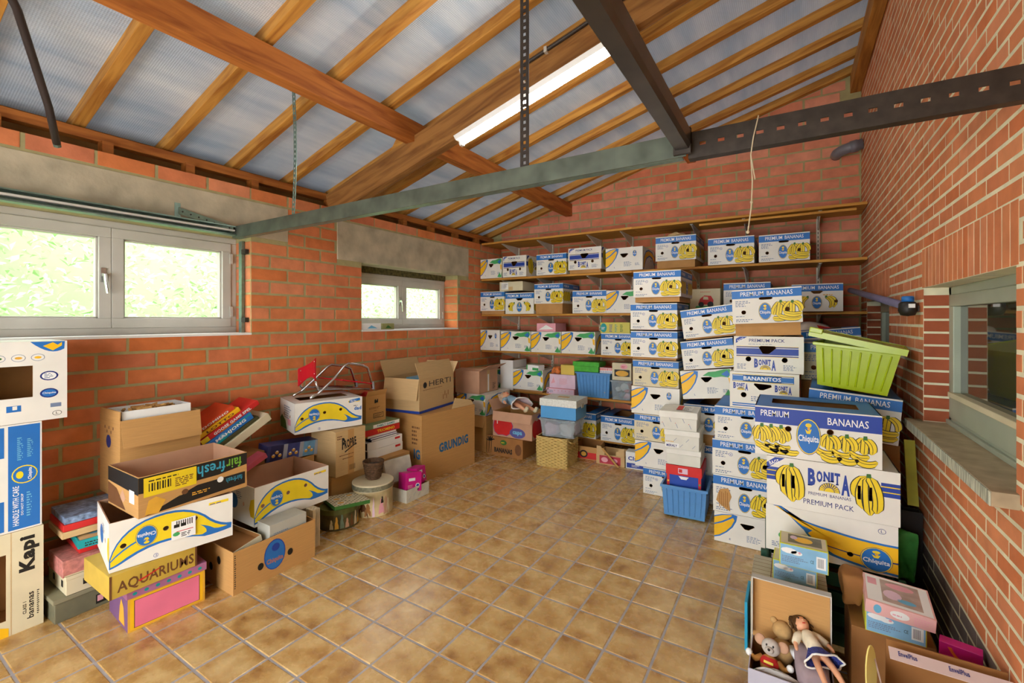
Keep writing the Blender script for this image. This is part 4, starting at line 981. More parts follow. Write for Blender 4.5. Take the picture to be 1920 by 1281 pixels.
# ---------------------------------------------------------------- tower of eight boxes left of the gap
T1 = [('P:H', 2.405, 0, 0, 'bottom box', .97), ('Y:L', 2.335, .228, 0, 'second box from the floor', .97), ('PT:H', 2.328, .458, 0, 'third box from the floor, torn hand hole', .96), ('YO', 2.302, .686, 0, 'fourth box from the floor', 1.0), ('PT:T', 2.315, .926, 0, 'fifth box from the floor', .95), ('P:C', 2.297, 1.158, .02, 'sixth box from the floor', .97), ('P:C', 2.295, 1.415, 0, 'second box from the top', .97), ('P:C', 2.320, 1.652, .045, 'topmost box', .98)]
for key, x, z, lift, lab, s in T1:
    banana_box('%s of the tall left tower of banana boxes' % lab, key, x, 3.93, z + .001, lift=lift, s=s, sz=.935 if s < 1 else .98, rz=0, group='tall left tower')
# ---------------------------------------------------------------- leaning tower
banana_box('bottom box of the leaning tower, behind the blue tub', 'P:C', 2.83, 3.98, .001, group='leaning tower', s=.98)
banana_box('second box of the leaning tower, behind the red and blue toy box', 'P', 2.80, 3.97, .240, group='leaning tower', s=.98)
banana_box('third box of the leaning tower, behind the white shoe boxes', 'P', 2.735, 3.96, .478, group='leaning tower', s=.98, lift=.09)
banana_box('tilted white box with yellow banana and green leaves, in the leaning tower', 'YG', 2.735, 3.93, .842, tilt=(0, -6.5), group='leaning tower', s=.96, lift=.002)
banana_box('tilted banana box, second from the top of the leaning tower', 'P:C', 2.742, 3.92, 1.085, tilt=(0, -7.2), group='leaning tower', s=.97)
banana_box('tilted banana box on top of the leaning tower', 'P', 2.742, 3.93, 1.330, tilt=(0, -7.6), group='leaning tower', s=.98, lift=.012)
# ---------------------------------------------------------------- tower right of it
def t3(lab, key, x, z, sz=1.0, lift=0, s=.97, **kw): return banana_box(lab + ' of the middle right tower', key, x, 3.34, z + .001, lift=lift, s=s, sz=sz, group='middle right tower', **kw)
t3('bottom white box with yellow banana', 'Y:E', 3.052, 0, .84)
t3('second box from the floor with a torn patch', 'P', 3.045, .203, 1.04)
t3('third box from the floor', 'P:A', 3.040, .455, .99)
t3('fourth box from the floor', 'P', 3.055, .694, .93)
t3('white box with two sun logos and a blue title bar', 'BN', 3.148, .920, .98)
t3('white box with one sun logo and blue stripe', 'B', 3.172, 1.158, .97)
t3('topmost box, lifted above its brown tray,', 'P', 3.170, 1.392, .93, lift=.085, tilt=(0, -2.2))
# torn patch: bare corrugated brown under the white liner
tp = Canvas(BW, BH)
tp.poly([(.05, .30), (.10, .22), (.20, .10), (.27, .06), (.25, .28), (.29, .45), (.24, .66), (.12, .62), (.08, .50)], M_kraft, 1)
for i in range(5): tp.rect(.10 + .03 * i, .112 + .03 * i, .14 + .02 * (i % 2), .58 - .03 * (i % 3), M_kraftd, 2)
for o in [o for o in bpy.data.objects if o.get('label', '').startswith('second box from the floor with a torn patch')]:
    link('torn_patch', tp.finish('torn_patch'), o.children[0], (-BW / 2, -BD / 2 - .004, 0))
# ---------------------------------------------------------------- near stack by the right wall, long sides to the camera
NS = 'near stack at the right'
M_gc = mat('green_crate_plastic', (24, 70, 52), .5, .15, 12)
g = thing('green_crate', 'dark green crate under the near stack of banana boxes', 'crate', (3.645, 2.76, 0))
cr_ = MB()
for zz in (0, .09, .18, .27): cr_.box(-.25, .25, -.20, -.192, zz, zz + .06, M_gc); cr_.box(-.25, .25, .192, .20, zz, zz + .06, M_gc); cr_.box(-.25, -.242, -.192, .192, zz, zz + .06, M_gc); cr_.box(.242, .25, -.192, .192, zz, zz + .06, M_gc)
cr_.box(-.242, .242, -.192, .192, 0, .01, M_gc)
cr_.build('slatted_sides', g)['kind'] = 'stuff'
for sx in (-1, 1):
    for sy in (-1, 1): MB().box(sx * .262 - .012, sx * .262 + .012, sy * .212 - .012, sy * .212 + .012, 0, .37, M_gc).build('corner_post', g)
banana_box('box with one big yellow banana, lowest of the near right stack', 'TC', 3.392, 2.555, .374, long_front=True, group=NS, s=.985, sz=.92)
banana_box('white box with big sun logo, in the middle of the near right stack', 'BL', 3.396, 2.55, .597, long_front=True, group=NS, s=.99, sz=.985, top='slot', tone=M_white)
banana_box('blue-banded long box with banana bunches on top of the near right stack', 'PL', 3.345, 2.552, .835, long_front=True, group=NS, s=.97, sz=.995)
# ---------------------------------------------------------------- cartons and other containers
def carton(name, label, cat, x, y, z, w, d, h, rz=0, m=None, inner=None, flaps=(), closed=False, tilt=(0, 0), group=None, wall=.004, bevel=.002):
    """(x, y): front left bottom corner; front looks to local -y. flaps: (side, length, degrees outward from upright)"""
    m = m or M_kraft; a = R(rz); ca, sa = math.cos(a), math.sin(a)
    t = thing(name, label, cat, (x + w / 2 * ca - d / 2 * sa, y + w / 2 * sa + d / 2 * ca, z), (R(tilt[0]), R(tilt[1]), a), group)
    if closed: MB().box(-w / 2, w / 2, -d / 2, d / 2, 0, h, m).build('body', t, bevel=bevel)
    else:
        b_ = MB().taper(w, d, h, 0, m, open_top=True, wall=wall)
        if inner: 
            i = b_.mi(inner)
            for k in range(9, len(b_.m)): b_.m[k] = i
        b_.build('body', t)
    for (sd, ln, dg) in flaps:
        ww = w if sd in 'fb' else d
        M = {'f': Matrix.Translation((0, -d / 2, h)), 'b': Matrix.Translation((0, d / 2, h)) @ Matrix.Rotation(R(180), 4, 'Z'), 'r': Matrix.Translation((w / 2, 0, h)) @ Matrix.Rotation(R(90), 4, 'Z'), 'l': Matrix.Translation((-w / 2, 0, h)) @ Matrix.Rotation(R(-90), 4, 'Z')}[sd] @ Matrix.Rotation(R(dg), 4, 'X')
        f = MB(); f.add([(-ww / 2 + .002, -.002, 0), (ww / 2 - .002, -.002, 0), (ww / 2 - .006, -.002, ln), (-ww / 2 + .006, -.002, ln), (-ww / 2 + .002, .002, 0), (ww / 2 - .002, .002, 0), (ww / 2 - .006, .002, ln), (-ww / 2 + .006, .002, ln)], [(0, 1, 2, 3), (7, 6, 5, 4), (1, 5, 6, 2), (3, 2, 6, 7), (4, 0, 3, 7)], m, M); f.build('flap', t)
    t['_dim'] = (w, d, h)
    return t
def put(t, c, side='f', name='print', dz=0, parent=None):
    w, d, h = t['_dim']
    loc, rot = {'f': ((-w / 2, -d / 2, dz), None), 'r': ((w / 2, -d / 2, dz), (0, 0, R(90))), 'l': ((-w / 2, d / 2, dz), (0, 0, R(-90))), 'b': ((w / 2, d / 2, dz), (0, 0, R(180))), 't': ((-w / 2, -d / 2, h + dz), (R(-90), 0, 0))}[side]
    return link(name, c.finish(name), parent or t, loc, rot)
def lidded(name, label, cat, x, y, z, w, d, h, rz=0, m=None, ml=None, lh=.04, over=.006, group=None, tilt=(0, 0)):
    t = carton(name, label, cat, x, y, z, w, d, h - .004, rz, m, closed=True, group=group, tilt=tilt)
    MB().box(-w / 2 - over, w / 2 + over, -d / 2 - over, d / 2 + over, h - lh, h, ml or m).build('lid', t, bevel=.003); t['_dim'] = (w, d, h)
    return t
def plastic(name, col, alpha=.6, rough=.25):
    if name in MATS: return MATS[name]
    m, nt, bs = nodemat(name); N = nt.nodes; L = nt.links
    nz = N.new('ShaderNodeTexNoise'); nz.inputs['Scale'].default_value = 9; cr = N.new('ShaderNodeValToRGB'); c = lin(col)
    cr.color_ramp.elements[0].color = (*[q * .85 for q in c], 1); cr.color_ramp.elements[1].color = (*c, 1); L.new(nz.outputs['Fac'], cr.inputs[0]); L.new(cr.outputs[0], bs.inputs['Base Color'])
    bs.inputs['Roughness'].default_value = rough; bs.inputs['Alpha'].default_value = alpha; MATS[name] = m
    return m
def tub(name, label, x, y, z, w, d, h, m, rz=0, tap=.02, ribs=0, tilt=(0, 0), lid=None, group=None):
    """moulded tub with rim, ribs and feet; x, y = front left corner at the rim"""
    a = R(rz); ca, sa = math.cos(a), math.sin(a)
    t = thing(name, label, 'tub', (x + w / 2 * ca - d / 2 * sa, y + w / 2 * sa + d / 2 * ca, z), (R(tilt[0]), R(tilt[1]), a), group)
    MB().taper(w - 2 * tap, d - 2 * tap, h, tap, m, open_top=True, wall=.003).build('body', t)
    r = MB(); a_, b_ = w / 2, d / 2
    for (x0, x1, y0, y1) in ((-a_ - .012, a_ + .012, -b_ - .012, -b_ + .002), (-a_ - .012, a_ + .012, b_ - .002, b_ + .012), (-a_ - .012, -a_ + .002, -b_, b_), (a_ - .002, a_ + .012, -b_, b_)): r.box(x0, x1, y0, y1, h - .018, h, m)
    r.build('rim', t, bevel=.003)
    for i in range(ribs):
        u = (i + .5) / ribs - .5; f = MB()
        p0, p1 = (u * (w - 2 * tap) * .92, -d / 2 + tap - .003, .02), (u * w * .92, -d / 2 - .003, h - .03)
        f.tube([p0, p1], .004, m, 6); f.build('rib', t)
    return t
def ball_cluster(parent, name, n, box, rs, mats, seed=1):
    rr = random.Random(seed)
    for i in range(n):
        r = rr.uniform(*rs); MB().ball((rr.uniform(box[0], box[1]), rr.uniform(box[2], box[3]), rr.uniform(box[4], box[5])), (r, r * rr.uniform(.7, 1.2), r * rr.uniform(.6, 1)), rr.choice(mats), 8, 6).build(name, parent, smooth=True)
def blob(name, mat_, pts, parent=None, sub=1, noise=.006, seed=3):
    """cloth or bag: hull of points, subdivided and crumpled"""
    rr = random.Random(seed); bm = bmesh.new()
    for p in pts: bm.verts.new(p)
    bmesh.ops.convex_hull(bm, input=bm.verts[:])
    for v in [v for v in bm.verts if not v.link_faces]: bm.verts.remove(v)
    bmesh.ops.subdivide_edges(bm, edges=bm.edges[:], cuts=2, use_grid_fill=True)
    for v in bm.verts: v.co += Vector((rr.gauss(0, noise), rr.gauss(0, noise), rr.gauss(0, noise)))
    bmesh.ops.recalc_face_normals(bm, faces=bm.faces[:])
    me = bpy.data.meshes.new(name); bm.to_mesh(me); bm.free(); me.materials.append(mat_)
    for p in me.polygons: p.use_smooth = True
    o = link(name, me, parent); md = o.modifiers.new('sub', 'SUBSURF'); md.levels = sub; md.render_levels = sub
    return o
def skin(name, verts, edges, radii, m, parent, sub=1):
    me = bpy.data.meshes.new(name); me.from_pydata(verts, edges, []); me.materials.append(m)
    o = link(name, me, parent); md = o.modifiers.new('skin', 'SKIN'); md.use_smooth_shade = True
    for i, r in enumerate(radii): me.skin_vertices[0].data[i].radius = (r, r) if not isinstance(r, tuple) else r
    me.skin_vertices[0].data[0].use_root = True
    s2 = o.modifiers.new('sub', 'SUBSURF'); s2.levels = sub; s2.render_levels = sub
    return o
M_skin = mat('doll_skin', (232, 170, 132), .4, .05, 12)
M_hairb = mat('doll_hair_brown', (84, 54, 24), .6, .3, 40, bump=.6, bscale=60)
M_magenta = mat('magenta_card', (206, 24, 132), .4, .08, 10)
M_clear = plastic('clear_plastic', (190, 205, 215), .32, .15)
M_tubblue = plastic('blue_tub_plastic', (104, 168, 232), .80, .3)
# ================================================================ things on the shelves
s_ = SHZ
t = carton('flat_carton', 'plain cream flat carton on top of two boxes on the third shelf', 'box', .30, YF + .02, s_['C'] + .297, .345, .30, .115, m=M_cream, closed=True)
c = Canvas(.345, .115); c.rect(.08, .38, .15, .92, M_pwhite, 1); c.lines(.1, .36, .3, .8, 4); c.rect(.40, .58, .05, .45, M_kraftp, 1); put(t, c, name='paper_label')
t = carton('toy_carton', 'white carton with a red toy tractor picture beside the tilted boxes', 'box', 2.622, YF, s_['C'] + .001, .283, .36, .235, m=M_cream, closed=True)
c = Canvas(.283, .235); c.lines(.35, .85, .86, .90, 1, M_red); c.poly([(.28, .35), (.34, .58), (.48, .72), (.70, .70), (.78, .52), (.76, .32)], M_red, 1); c.poly(ell(.38, .34, .09, .11), M_blk, 2); c.poly(ell(.68, .34, .10, .12), M_blk, 2); c.poly([(.44, .55), (.46, .68), (.60, .66), (.62, .54)], M_cream, 2); c.poly([(.18, .20), (.85, .20), (.80, .28), (.22, .28)], M_grn, 1); put(t, c)
carton('green_spined_box', 'narrow green and blue box between tower and tractor carton', 'box', 2.50, YF + .01, s_['C'] + .001, .115, .36, .25, m=M_grnd, closed=True)
t = blob('paper_ball', M_kraftp, [(2.36, 4.95, 2.385), (2.58, 4.95, 2.385), (2.36, 5.1, 2.385), (2.58, 5.1, 2.385), (2.42, 5.0, 2.435), (2.5, 5.02, 2.44)], None, 1, .012); tag(t, 'crumpled brown paper on the sixth box of the second shelf', 'paper')
# fourth shelf
t = carton('pink_carton', 'pale pink carton lying on white boxes of the fourth shelf', 'box', .84, YF + .03, s_['D'] + .256, .255, .30, .10, m=M_pink, closed=True)
c = Canvas(.255, .10); c.poly([(.1, .2), (.5, .8), (.9, .3)], M_pwhite, 1); put(t, c)
t = carton('recipe_box', 'yellow-green box with teal circle on the fourth shelf by the tower', 'box', 1.66, YF + .02, s_['D'] + .247, .34, .25, .122, m=mat('olive_yellow_card', (206, 196, 92), .55, .05, 8), closed=True)
c = Canvas(.34, .122); M_teal = mat('teal_print', (24, 150, 152), .5, .05, 10); c.poly(ell(.12, .5, .11, .42), M_teal, 1); c.lines(.05, .19, .35, .6, 3, M_pwhite, 2)
for i in range(3): c.lines(.32 + .18 * i, .42 + .18 * i, .15, .85, 6, [M_blued, M_teal, M_grnd][i], 1, seed=i)
put(t, c)
t = blob('red_shopping_bag', mat('bag_white', (226, 216, 206), .4, .05, 8), [(3.48, 4.90, 1.125), (3.86, 4.90, 1.125), (3.46, 5.18, 1.125), (3.88, 5.18, 1.125), (3.50, 4.91, 1.42), (3.64, 4.91, 1.505), (3.82, 4.95, 1.43), (3.53, 5.16, 1.45), (3.82, 5.16, 1.44)], None, 1, .012); tag(t, 'crumpled white and red plastic shopping bag on the fourth shelf', 'bag')
c = Canvas(.19, .17); c.rect(0, 1, 0, 1, M_red, 1); c.text('R', .22, .75, .15, .85, M_pwhite, 2, .06); o = link('bag_print', c.finish('bag_print'), t, (3.58, 4.875, 1.31), (R(-14), R(12), 0))
banana_box('tilted blue-banded box behind the lime tub lid at the right wall', 'P', 3.57, 4.28, 1.175, tilt=(0, -6), rz=-3, s=.97, group='banana boxes at the right wall')
carton('tall_carton', 'tall plain carton hidden behind the lime tub at the right wall', 'box', 3.58, 4.31, .0, .38, .45, 1.155, m=M_kraftd, closed=True)
# fifth shelf
t = carton('white_carton', 'tall plain white carton standing open on the fifth shelf', 'box', .322, YF + .005, s_['E'] + .001, .19, .34, .375, m=M_whiteg, flaps=(), inner=M_kraftd)
t = carton('tea_box', 'small white and green box tilted on the fifth shelf box', 'box', .70, YF + .02, s_['E'] + .272, .20, .11, .062, rz=-14, m=M_pwhite, closed=True)
c = Canvas(.20, .062); c.rect(.0, .10, 0, 1, M_grn, 1); c.rect(.5, 1, 0, .5, M_grn, 1); put(t, c)
t = carton('pink_game_box', 'flat pink box under the lilac box on the fifth shelf', 'box', .985, YF + .005, s_['E'] + .001, .365, .30, .072, m=M_pink, closed=True)
c = Canvas(.365, .072); c.rect(.02, .98, .1, .9, M_lilac, 1); c.poly(ell(.06, .5, .045, .4), M_blk, 2); c.poly(ell(.065, .5, .03, .28), M_lilac, 3); c.text('BEN', .13, .24, .25, .7, M_txt, 2); [c.poly(ell(.3 + .13 * i, .65, .01, .08, 6), M_red, 2) for i in range(5)]; put(t, c)
t = carton('lilac_box', 'lilac box with faint pink writing on the fifth shelf', 'box', 1.015, YF + .03, s_['E'] + .075, .335, .28, .162, m=M_lilac, closed=True)
c = Canvas(.335, .162); c.poly([(.06, .3), (.16, .8), (.22, .4)], M_pink, 1); c.lines(.4, .75, .3, .75, 6, M_pink); put(t, c)
carton('yellow_box', 'plain yellow box standing on the lilac box', 'box', 1.16, YF + .04, s_['E'] + .239, .175, .16, .115, m=mat('yellow_card', (226, 196, 92), .5, .04, 8), closed=True)
t = blob('snack_bag', mat('snack_foil', (214, 120, 60), .3, .5, 30), [(1.02, 4.88, .857), (1.15, 4.88, .857), (1.02, 5.0, .857), (1.15, 5.0, .857), (1.05, 4.90, .94), (1.13, 4.92, .96)], None, 1, .008); tag(t, 'orange and white snack packet beside the yellow box', 'packet')
t = tub('blue_tub', 'blue ribbed plastic tub on the fifth shelf', 1.375, YF + .006, s_['E'] + .003, .405, .32, .285, M_tubblue, tap=.022, ribs=9)
ball_cluster(t, 'toy', 6, (-.15, .15, -.09, .09, .06, .16), (.04, .06), [M_pwhite, M_cyan, M_kraftp], 2)
t = lidded('green_gift_box', 'shiny green lidded box sitting on the blue shelf tub', 'box', 1.335, YF + .03, s_['E'] + .289, .30, .20, .115, m=mat('green_foil', (78, 176, 62), .3, .15, 30), lh=.05, over=.012)
t = carton('checkered_box', 'flat red and white patterned box on the blue shelf tub', 'box', 1.655, YF + .02, s_['E'] + .289, .15, .22, .06, m=M_pwhite, closed=True)
c = Canvas(.15, .06)
for i in range(10): c.rect(i / 10, i / 10 + .06, .5, .95, M_red, 1); c.rect(i / 10 + .03, i / 10 + .07, .1, .4, M_blued, 1)
put(t, c); c2 = Canvas(.15, .22); c2.rect(.05, .95, .05, .95, M_red, 1); put(t, c2, 't', 'top_print')
t = tub('clear_tub', 'small clear plastic tub of toys on the fifth shelf', 1.79, YF + .012, s_['E'] + .003, .225, .25, .215, M_clear, tap=.014)
ball_cluster(t, 'toy', 9, (-.07, .07, -.08, .08, .03, .14), (.03, .05), [M_red, M_pink, M_blk, M_pwhite, M_navy], 5)
t = carton('doll_window_box', 'cream doll box with round window and pink flower on the clear tub', 'box', 1.80, YF + .02, s_['E'] + .221, .215, .20, .19, m=M_cream, closed=True)
c = Canvas(.215, .19); c.rect(.12, .92, .22, .62, M_blk, 1); c.poly(ell(.52, .40, .34, .17, 14), M_gold, 2); c.poly(ell(.62, .80, .2, .15, 10), M_pink, 3); c.lines(.5, .75, .74, .86, 2, M_red, 4); put(t, c)
# floor below the lowest shelf
t = carton('fruit_tray', 'red printed fruit tray under the lowest shelf behind the basket', 'box', 1.47, 4.55, .0, .265, .30, .135, m=M_kraft, rz=4, inner=M_kraftd)
c = Canvas(.265, .135); c.rect(0, 1, .05, .55, M_red, 1); c.poly(ell(.45, .42, .17, .3), M_blk, 2); c.poly(ell(.45, .42, .11, .18), M_gold, 3); put(t, c)
t = thing('wooden_crate', 'small broken wooden crate with pink print and a loose slat', 'crate', (1.905, 4.64, 0), R(2))
for nm, bx in (('side_slat', (-.15, .15, -.15, -.14, .0, .105)), ('side_slat', (-.15, .15, .14, .15, 0, .105)), ('side_slat', (-.15, -.14, -.14, .14, 0, .105)), ('side_slat', (.14, .15, -.14, .14, 0, .105)), ('bottom_board', (-.14, .14, -.14, .14, 0, .008))): MB().box(*bx, M_kraftp).build(nm, t, bevel=.002)
for sx in (-1, 1): MB().prism([(sx * .145, .105), (sx * .06, .105), (sx * .06, .15), (sx * .085, .155), (sx * .10, .185), (sx * .145, .19)], -.15, -.142, M_kraftp).build('corner_tab', t)
c = Canvas(.30, .105); c.rect(.12, .86, .12, .9, mat('crimson_print', (180, 50, 70), .6, .2, 20), 1); c.poly(ell(.3, .5, .12, .25, 10), M_pink, 2); c.poly(ell(.66, .5, .1, .2, 10), M_pink, 2); t['_dim'] = (.30, .30, .1); put(t, c)
MB().tube([(-.08, -.165, .17), (.10, -.20, .006)], .011, M_pine, 4).build('loose_slat', t)
t = carton('cat_litter_pack', 'white and blue paper pack beside the wooden crate', 'packet', 2.07, 4.50, 0, .20, .12, .17, m=M_pwhite, closed=True, rz=4)
c = Canvas(.20, .17); c.text('Clair', .12, .8, .50, .74, M_blued, 1, .03); c.rect(.05, .95, .06, .34, M_blued, 1); c.lines(.3, .7, .12, .28, 3, M_pwhite, 2); put(t, c)
# ================================================================ in front of the shelves, left of the gap
t = carton('low_carton', 'open brown carton at the bottom of the corner stack', 'box', .17, 4.20, 0, .385, .40, .405, m=M_kraft, inner=M_kraftd, flaps=(('f', .13, 155),))
t = banana_box('white box with green leaves under the taped carton in the corner stack', 'YG', .14, 4.19, .409, s=1.02, sz=.99, group='corner stack')
t = carton('taped_carton', 'small taped carton on top of the corner stack', 'box', .135, 4.17, .652, .33, .42, .262, rz=4, m=M_kraftr, flaps=(('f', .12, -82), ('r', .14, 62)), inner=M_kraftp)
c = Canvas(.42, .262); c.rect(.40, .56, 0, 1, M_kraftp, 1); c.rect(.44, .52, .04, .8, M_pwhite, 2); c.lines(.72, .9, .1, .4, 5, M_blk); put(t, c, 'r')
t = carton('brown_banana_carton', 'brown carton printed with palm trees under the apple box', 'box', .577, 4.18, 0, .47, .38, .208, m=M_kraftd, closed=True)
c = Canvas(.47, .208); c.text('BANANAS', .22, .72, .16, .42, M_blk, 1, .05); c.poly(ell(.48, .72, .09, .14, 12), M_grnd, 1); c.lines(.42, .54, .68, .76, 2, M_yel, 2); c.poly(ell(.88, .45, .09, .3, 10), M_brownp, 1)
for px_ in (.06, .12): c.poly([(px_, .1), (px_ + .012, .1), (px_ + .03, .75), (px_ + .018, .76)], M_blk, 1); [c.poly(finger(((px_ + .025) * .47, .75 * .208), ((px_ + .025 + .09 * math.cos(a_)) * .47, (.75 + .22 * math.sin(a_)) * .208), .008, .012) and [(p[0] / .47, p[1] / .208) for p in finger(((px_ + .025) * .47, .75 * .208), ((px_ + .025 + .09 * math.cos(a_)) * .47, (.75 + .22 * math.sin(a_)) * .208), .008, .012)], M_blk, 1) for a_ in (.3, 1.2, 2.0, 2.9)]
put(t, c)
t = carton('apple_carton', 'brown carton with big red apples holding a doll', 'box', .655, 4.19, .211, .50, .37, .275, m=M_kraftr, inner=M_kraft, flaps=(('f', .10, 168), ('l', .13, 30)))
c = Canvas(.50, .275)
ap = [(.02, .40), (.05, .66), (.15, .76), (.25, .70), (.35, .78), (.46, .70), (.52, .48), (.48, .20), (.36, .06), (.26, .09), (.14, .06), (.05, .18)]
c.poly([(.5 + (x - .27) * 1.04 - .23, .42 + (z - .42) * 1.04) for x, z in ap], M_blued, 1); c.poly(ap, M_red, 2); c.poly([(.11, .50), (.13, .50), (.13, .64), (.11, .64)], M_pwhite, 3); c.poly([(.07, .88), (.16, .97), (.26, .90), (.16, .84)], M_blued, 1)
c.poly(ell(.64, .22, .20, .20, 14), mat('print_violet', (88, 86, 150), .5, .05, 10), 3); c.text('capa', .52, .76, .12, .30, M_cyan, 4, .05); put(t, c, dz=.0)
c = Canvas(.37, .275); c.poly([(x * 1.2, z) for x, z in ap], M_red, 1); c.poly([(.3, .85), (.45, .95), (.55, .86), (.4, .8)], M_blued, 1); put(t, c, 'r', 'side_print')
def doll(label, loc, rot, sc, jacket, skirt, hair, legs=M_skin, name='doll', hat=None):
    d = thing(name, label, 'doll', loc, rot); d.scale = (sc, sc, sc)
    # lies on its back along local x (head at -x), z up
    V = [(0, 0, .06), (-.10, 0, .065), (-.20, 0, .065), (-.25, 0, .068), (-.20, .10, .06), (-.10, .17, .05), (-.02, .19, .045), (-.20, -.10, .06), (-.10, -.17, .05), (-.02, -.19, .045), (.04, .05, .055), (.20, .07, .06), (.36, .08, .045), (.40, .08, .075), (.04, -.05, .055), (.20, -.08, .06), (.36, -.10, .045), (.40, -.10, .075)]
    Ed = [(0, 1), (1, 2), (2, 3), (2, 4), (4, 5), (5, 6), (2, 7), (7, 8), (8, 9), (0, 10), (10, 11), (11, 12), (12, 13), (0, 14), (14, 15), (15, 16), (16, 17)]
    rad = [.06, .055, .055, .028, .03, .024, .018, .03, .024, .018, .042, .034, .026, .02, .042, .034, .026, .02]
    skin('body', V, Ed, rad, legs, d)
    hd = MB(); hd.ball((-.33, 0, .075), (.085, .078, .085), M_skin, 14, 10); hd.ball((-.315, 0, .158), (.012, .014, .014), M_skin, 8, 5); ho = hd.build('head', d, smooth=True)
    for sy in (-1, 1): MB().ball((-.345, sy * .03, .150), (.012, .011, .010), M_blk, 8, 5).build('eye', ho, smooth=True)
    MB().ball((-.285, 0, .147), (.006, .02, .006), M_red, 8, 5).build('mouth', ho, smooth=True)
    h = MB(); rr = random.Random(5)
    h.ball((-.352, 0, .060), (.095, .096, .092), hair, 14, 8)
    for i in range(46):
        a_ = rr.uniform(-2.4, 2.4); h.tube([(-.40 + .02 * math.cos(a_), .05 * math.sin(a_), .10), (-.38 - .05 * math.cos(a_), .10 * math.sin(a_), .07 + .03 * rr.random()), (-.33 + rr.uniform(-.03, .05), .115 * math.sin(a_) * 1.02, .03 + .05 * rr.random())], [.016, .014, .006], hair, 5)
    h.build('hair', d, smooth=True)
    j = MB()
    j.tube([(-.235, 0, .066), (-.19, 0, .066), (-.10, 0, .067), (-.02, 0, .064)], [.05, .078, .074, .078], jacket, 14)
    for sy in (-1, 1): j.tube([(-.205, sy * .06, .064), (-.19, sy * .105, .06), (-.11, sy * .165, .052)], [.045, .042, .036], jacket, 10)
    j.build('jacket', d, smooth=True)
    k = MB(); n = 28; prof = [(-.04, .072), (.04, .12), (.13, .19)]
    vs = []
    for xx, r in prof: vs += [(xx + (.012 * math.sin(5 * 2 * math.pi * i / n) if xx > .1 else 0), r * (1 + .06 * math.sin(7 * 2 * math.pi * i / n)) * math.cos(2 * math.pi * i / n), max(.008, .065 + r * .62 * math.sin(2 * math.pi * i / n))) for i in range(n)]
    k.add(vs, [(a * n + i, a * n + (i + 1) % n, (a + 1) * n + (i + 1) % n, (a + 1) * n + i) for a in range(2) for i in range(n)], skirt); k.build('skirt', d, smooth=True)
    tr = MB(); tr.tube([vs[2 * n + i % n] for i in range(n + 1)], .010, M_pwhite, 6, cap=False); tr.build('lace_trim', d, smooth=True)
    for sy, yy in ((1, .08), (-1, -.10)): MB().tube([(.355, yy, .03), (.385, yy, .05), (.40, yy, .10)], [.026, .030, .024], M_cream, 10).build('shoe', d, smooth=True)
    return d
M_dress = mat('sky_blue_cloth', (140, 172, 192), .8, .12, 20)
doll('doll in pale blue jacket and white skirt lying on the apple box', (.875, 4.33, .525), (R(-8), R(6), R(-24)), .72, M_dress, mat('white_cloth', (226, 206, 212), .8, .06, 20), mat('doll_bonnet', (206, 176, 150), .7, .1, 20), name='doll')
# woven basket with its stack
t = thing('straw_basket', 'square woven straw basket standing on the tiles', 'basket', (1.40, 4.30, 0), R(4))
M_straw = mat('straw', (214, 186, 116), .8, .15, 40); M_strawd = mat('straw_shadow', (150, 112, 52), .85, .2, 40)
wv = MB(); n = 20
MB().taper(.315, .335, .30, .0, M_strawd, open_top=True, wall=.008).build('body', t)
for i in range(n):
    z = .004 + i * .0152; r = .164 + .004 * math.sin(i / n * 3); q = .175 + .004 * math.sin(i / n * 3)
    pts = []
    for (ax, ay, bx, by) in ((-1, -1, 1, -1), (1, -1, 1, 1), (1, 1, -1, 1), (-1, 1, -1, -1)):
        for k in range(10): u = (k + .5) / 10; pts.append(((ax + (bx - ax) * u) * r + .003 * math.sin(k * math.pi + i * math.pi) * (ay == by) * 0, (ay + (by - ay) * u) * q, z + .003 * (-1) ** (k + i)))
    wv = MB().tube(pts + [pts[0]], .0072, M_straw, 5, cap=False); wv.build('woven_row', t)
hd = MB(); 
for sy in (-1, 1): MB().tube([(.165, -.10 * sy - .02, .27), (.19, -.10 * sy, .25), (.20, -.04, .235), (.19, 0, .25)], .008, M_straw, 6).build('handle', t)
MB().tube([(-.16, -.178, .30), (-.05, -.19, .285), (.06, -.195, .26), (.15, -.188, .24)], .007, M_straw, 6).build('loose_cord', t)
t = tub('clear_cloth_tub', 'clear plastic tub of pale clothes on the straw basket', 1.285, 4.13, .304, .375, .31, .185, M_clear, rz=4, tap=.018)
for i, (px_, py_, mm) in enumerate(((-.09, -.04, M_lilac), (.07, -.02, M_pwhite), (-.02, .06, M_dress), (.09, .07, M_lilac), (-.1, .08, M_pwhite))):
    blob('folded_cloth', mm, [(px_ + a_ * .075, py_ + b_ * .065, .012 + cc * .125) for a_ in (-1, 1) for b_ in (-1, 1) for cc in (0, 1)], t, 1, .016, seed=i)
t = lidded('blue_file_box', 'blue box with white speckled lid on the clear clothes tub', 'box', 1.29, 4.135, .494, .385, .31, .20, rz=3, m=mat('blue_box_plastic', (84, 160, 220), .4, .04, 8), ml=mat('speckled_lid', (226, 228, 222), .45, .12, 60), lh=.075, over=.01)
MB().box(-.06, .06, -.03, .03, .2005, .204, M_kraftp).build('lid_handle', t); MB().box(.203, .209, -.03, .03, .11, .15, M_alu).build('clasp', t)
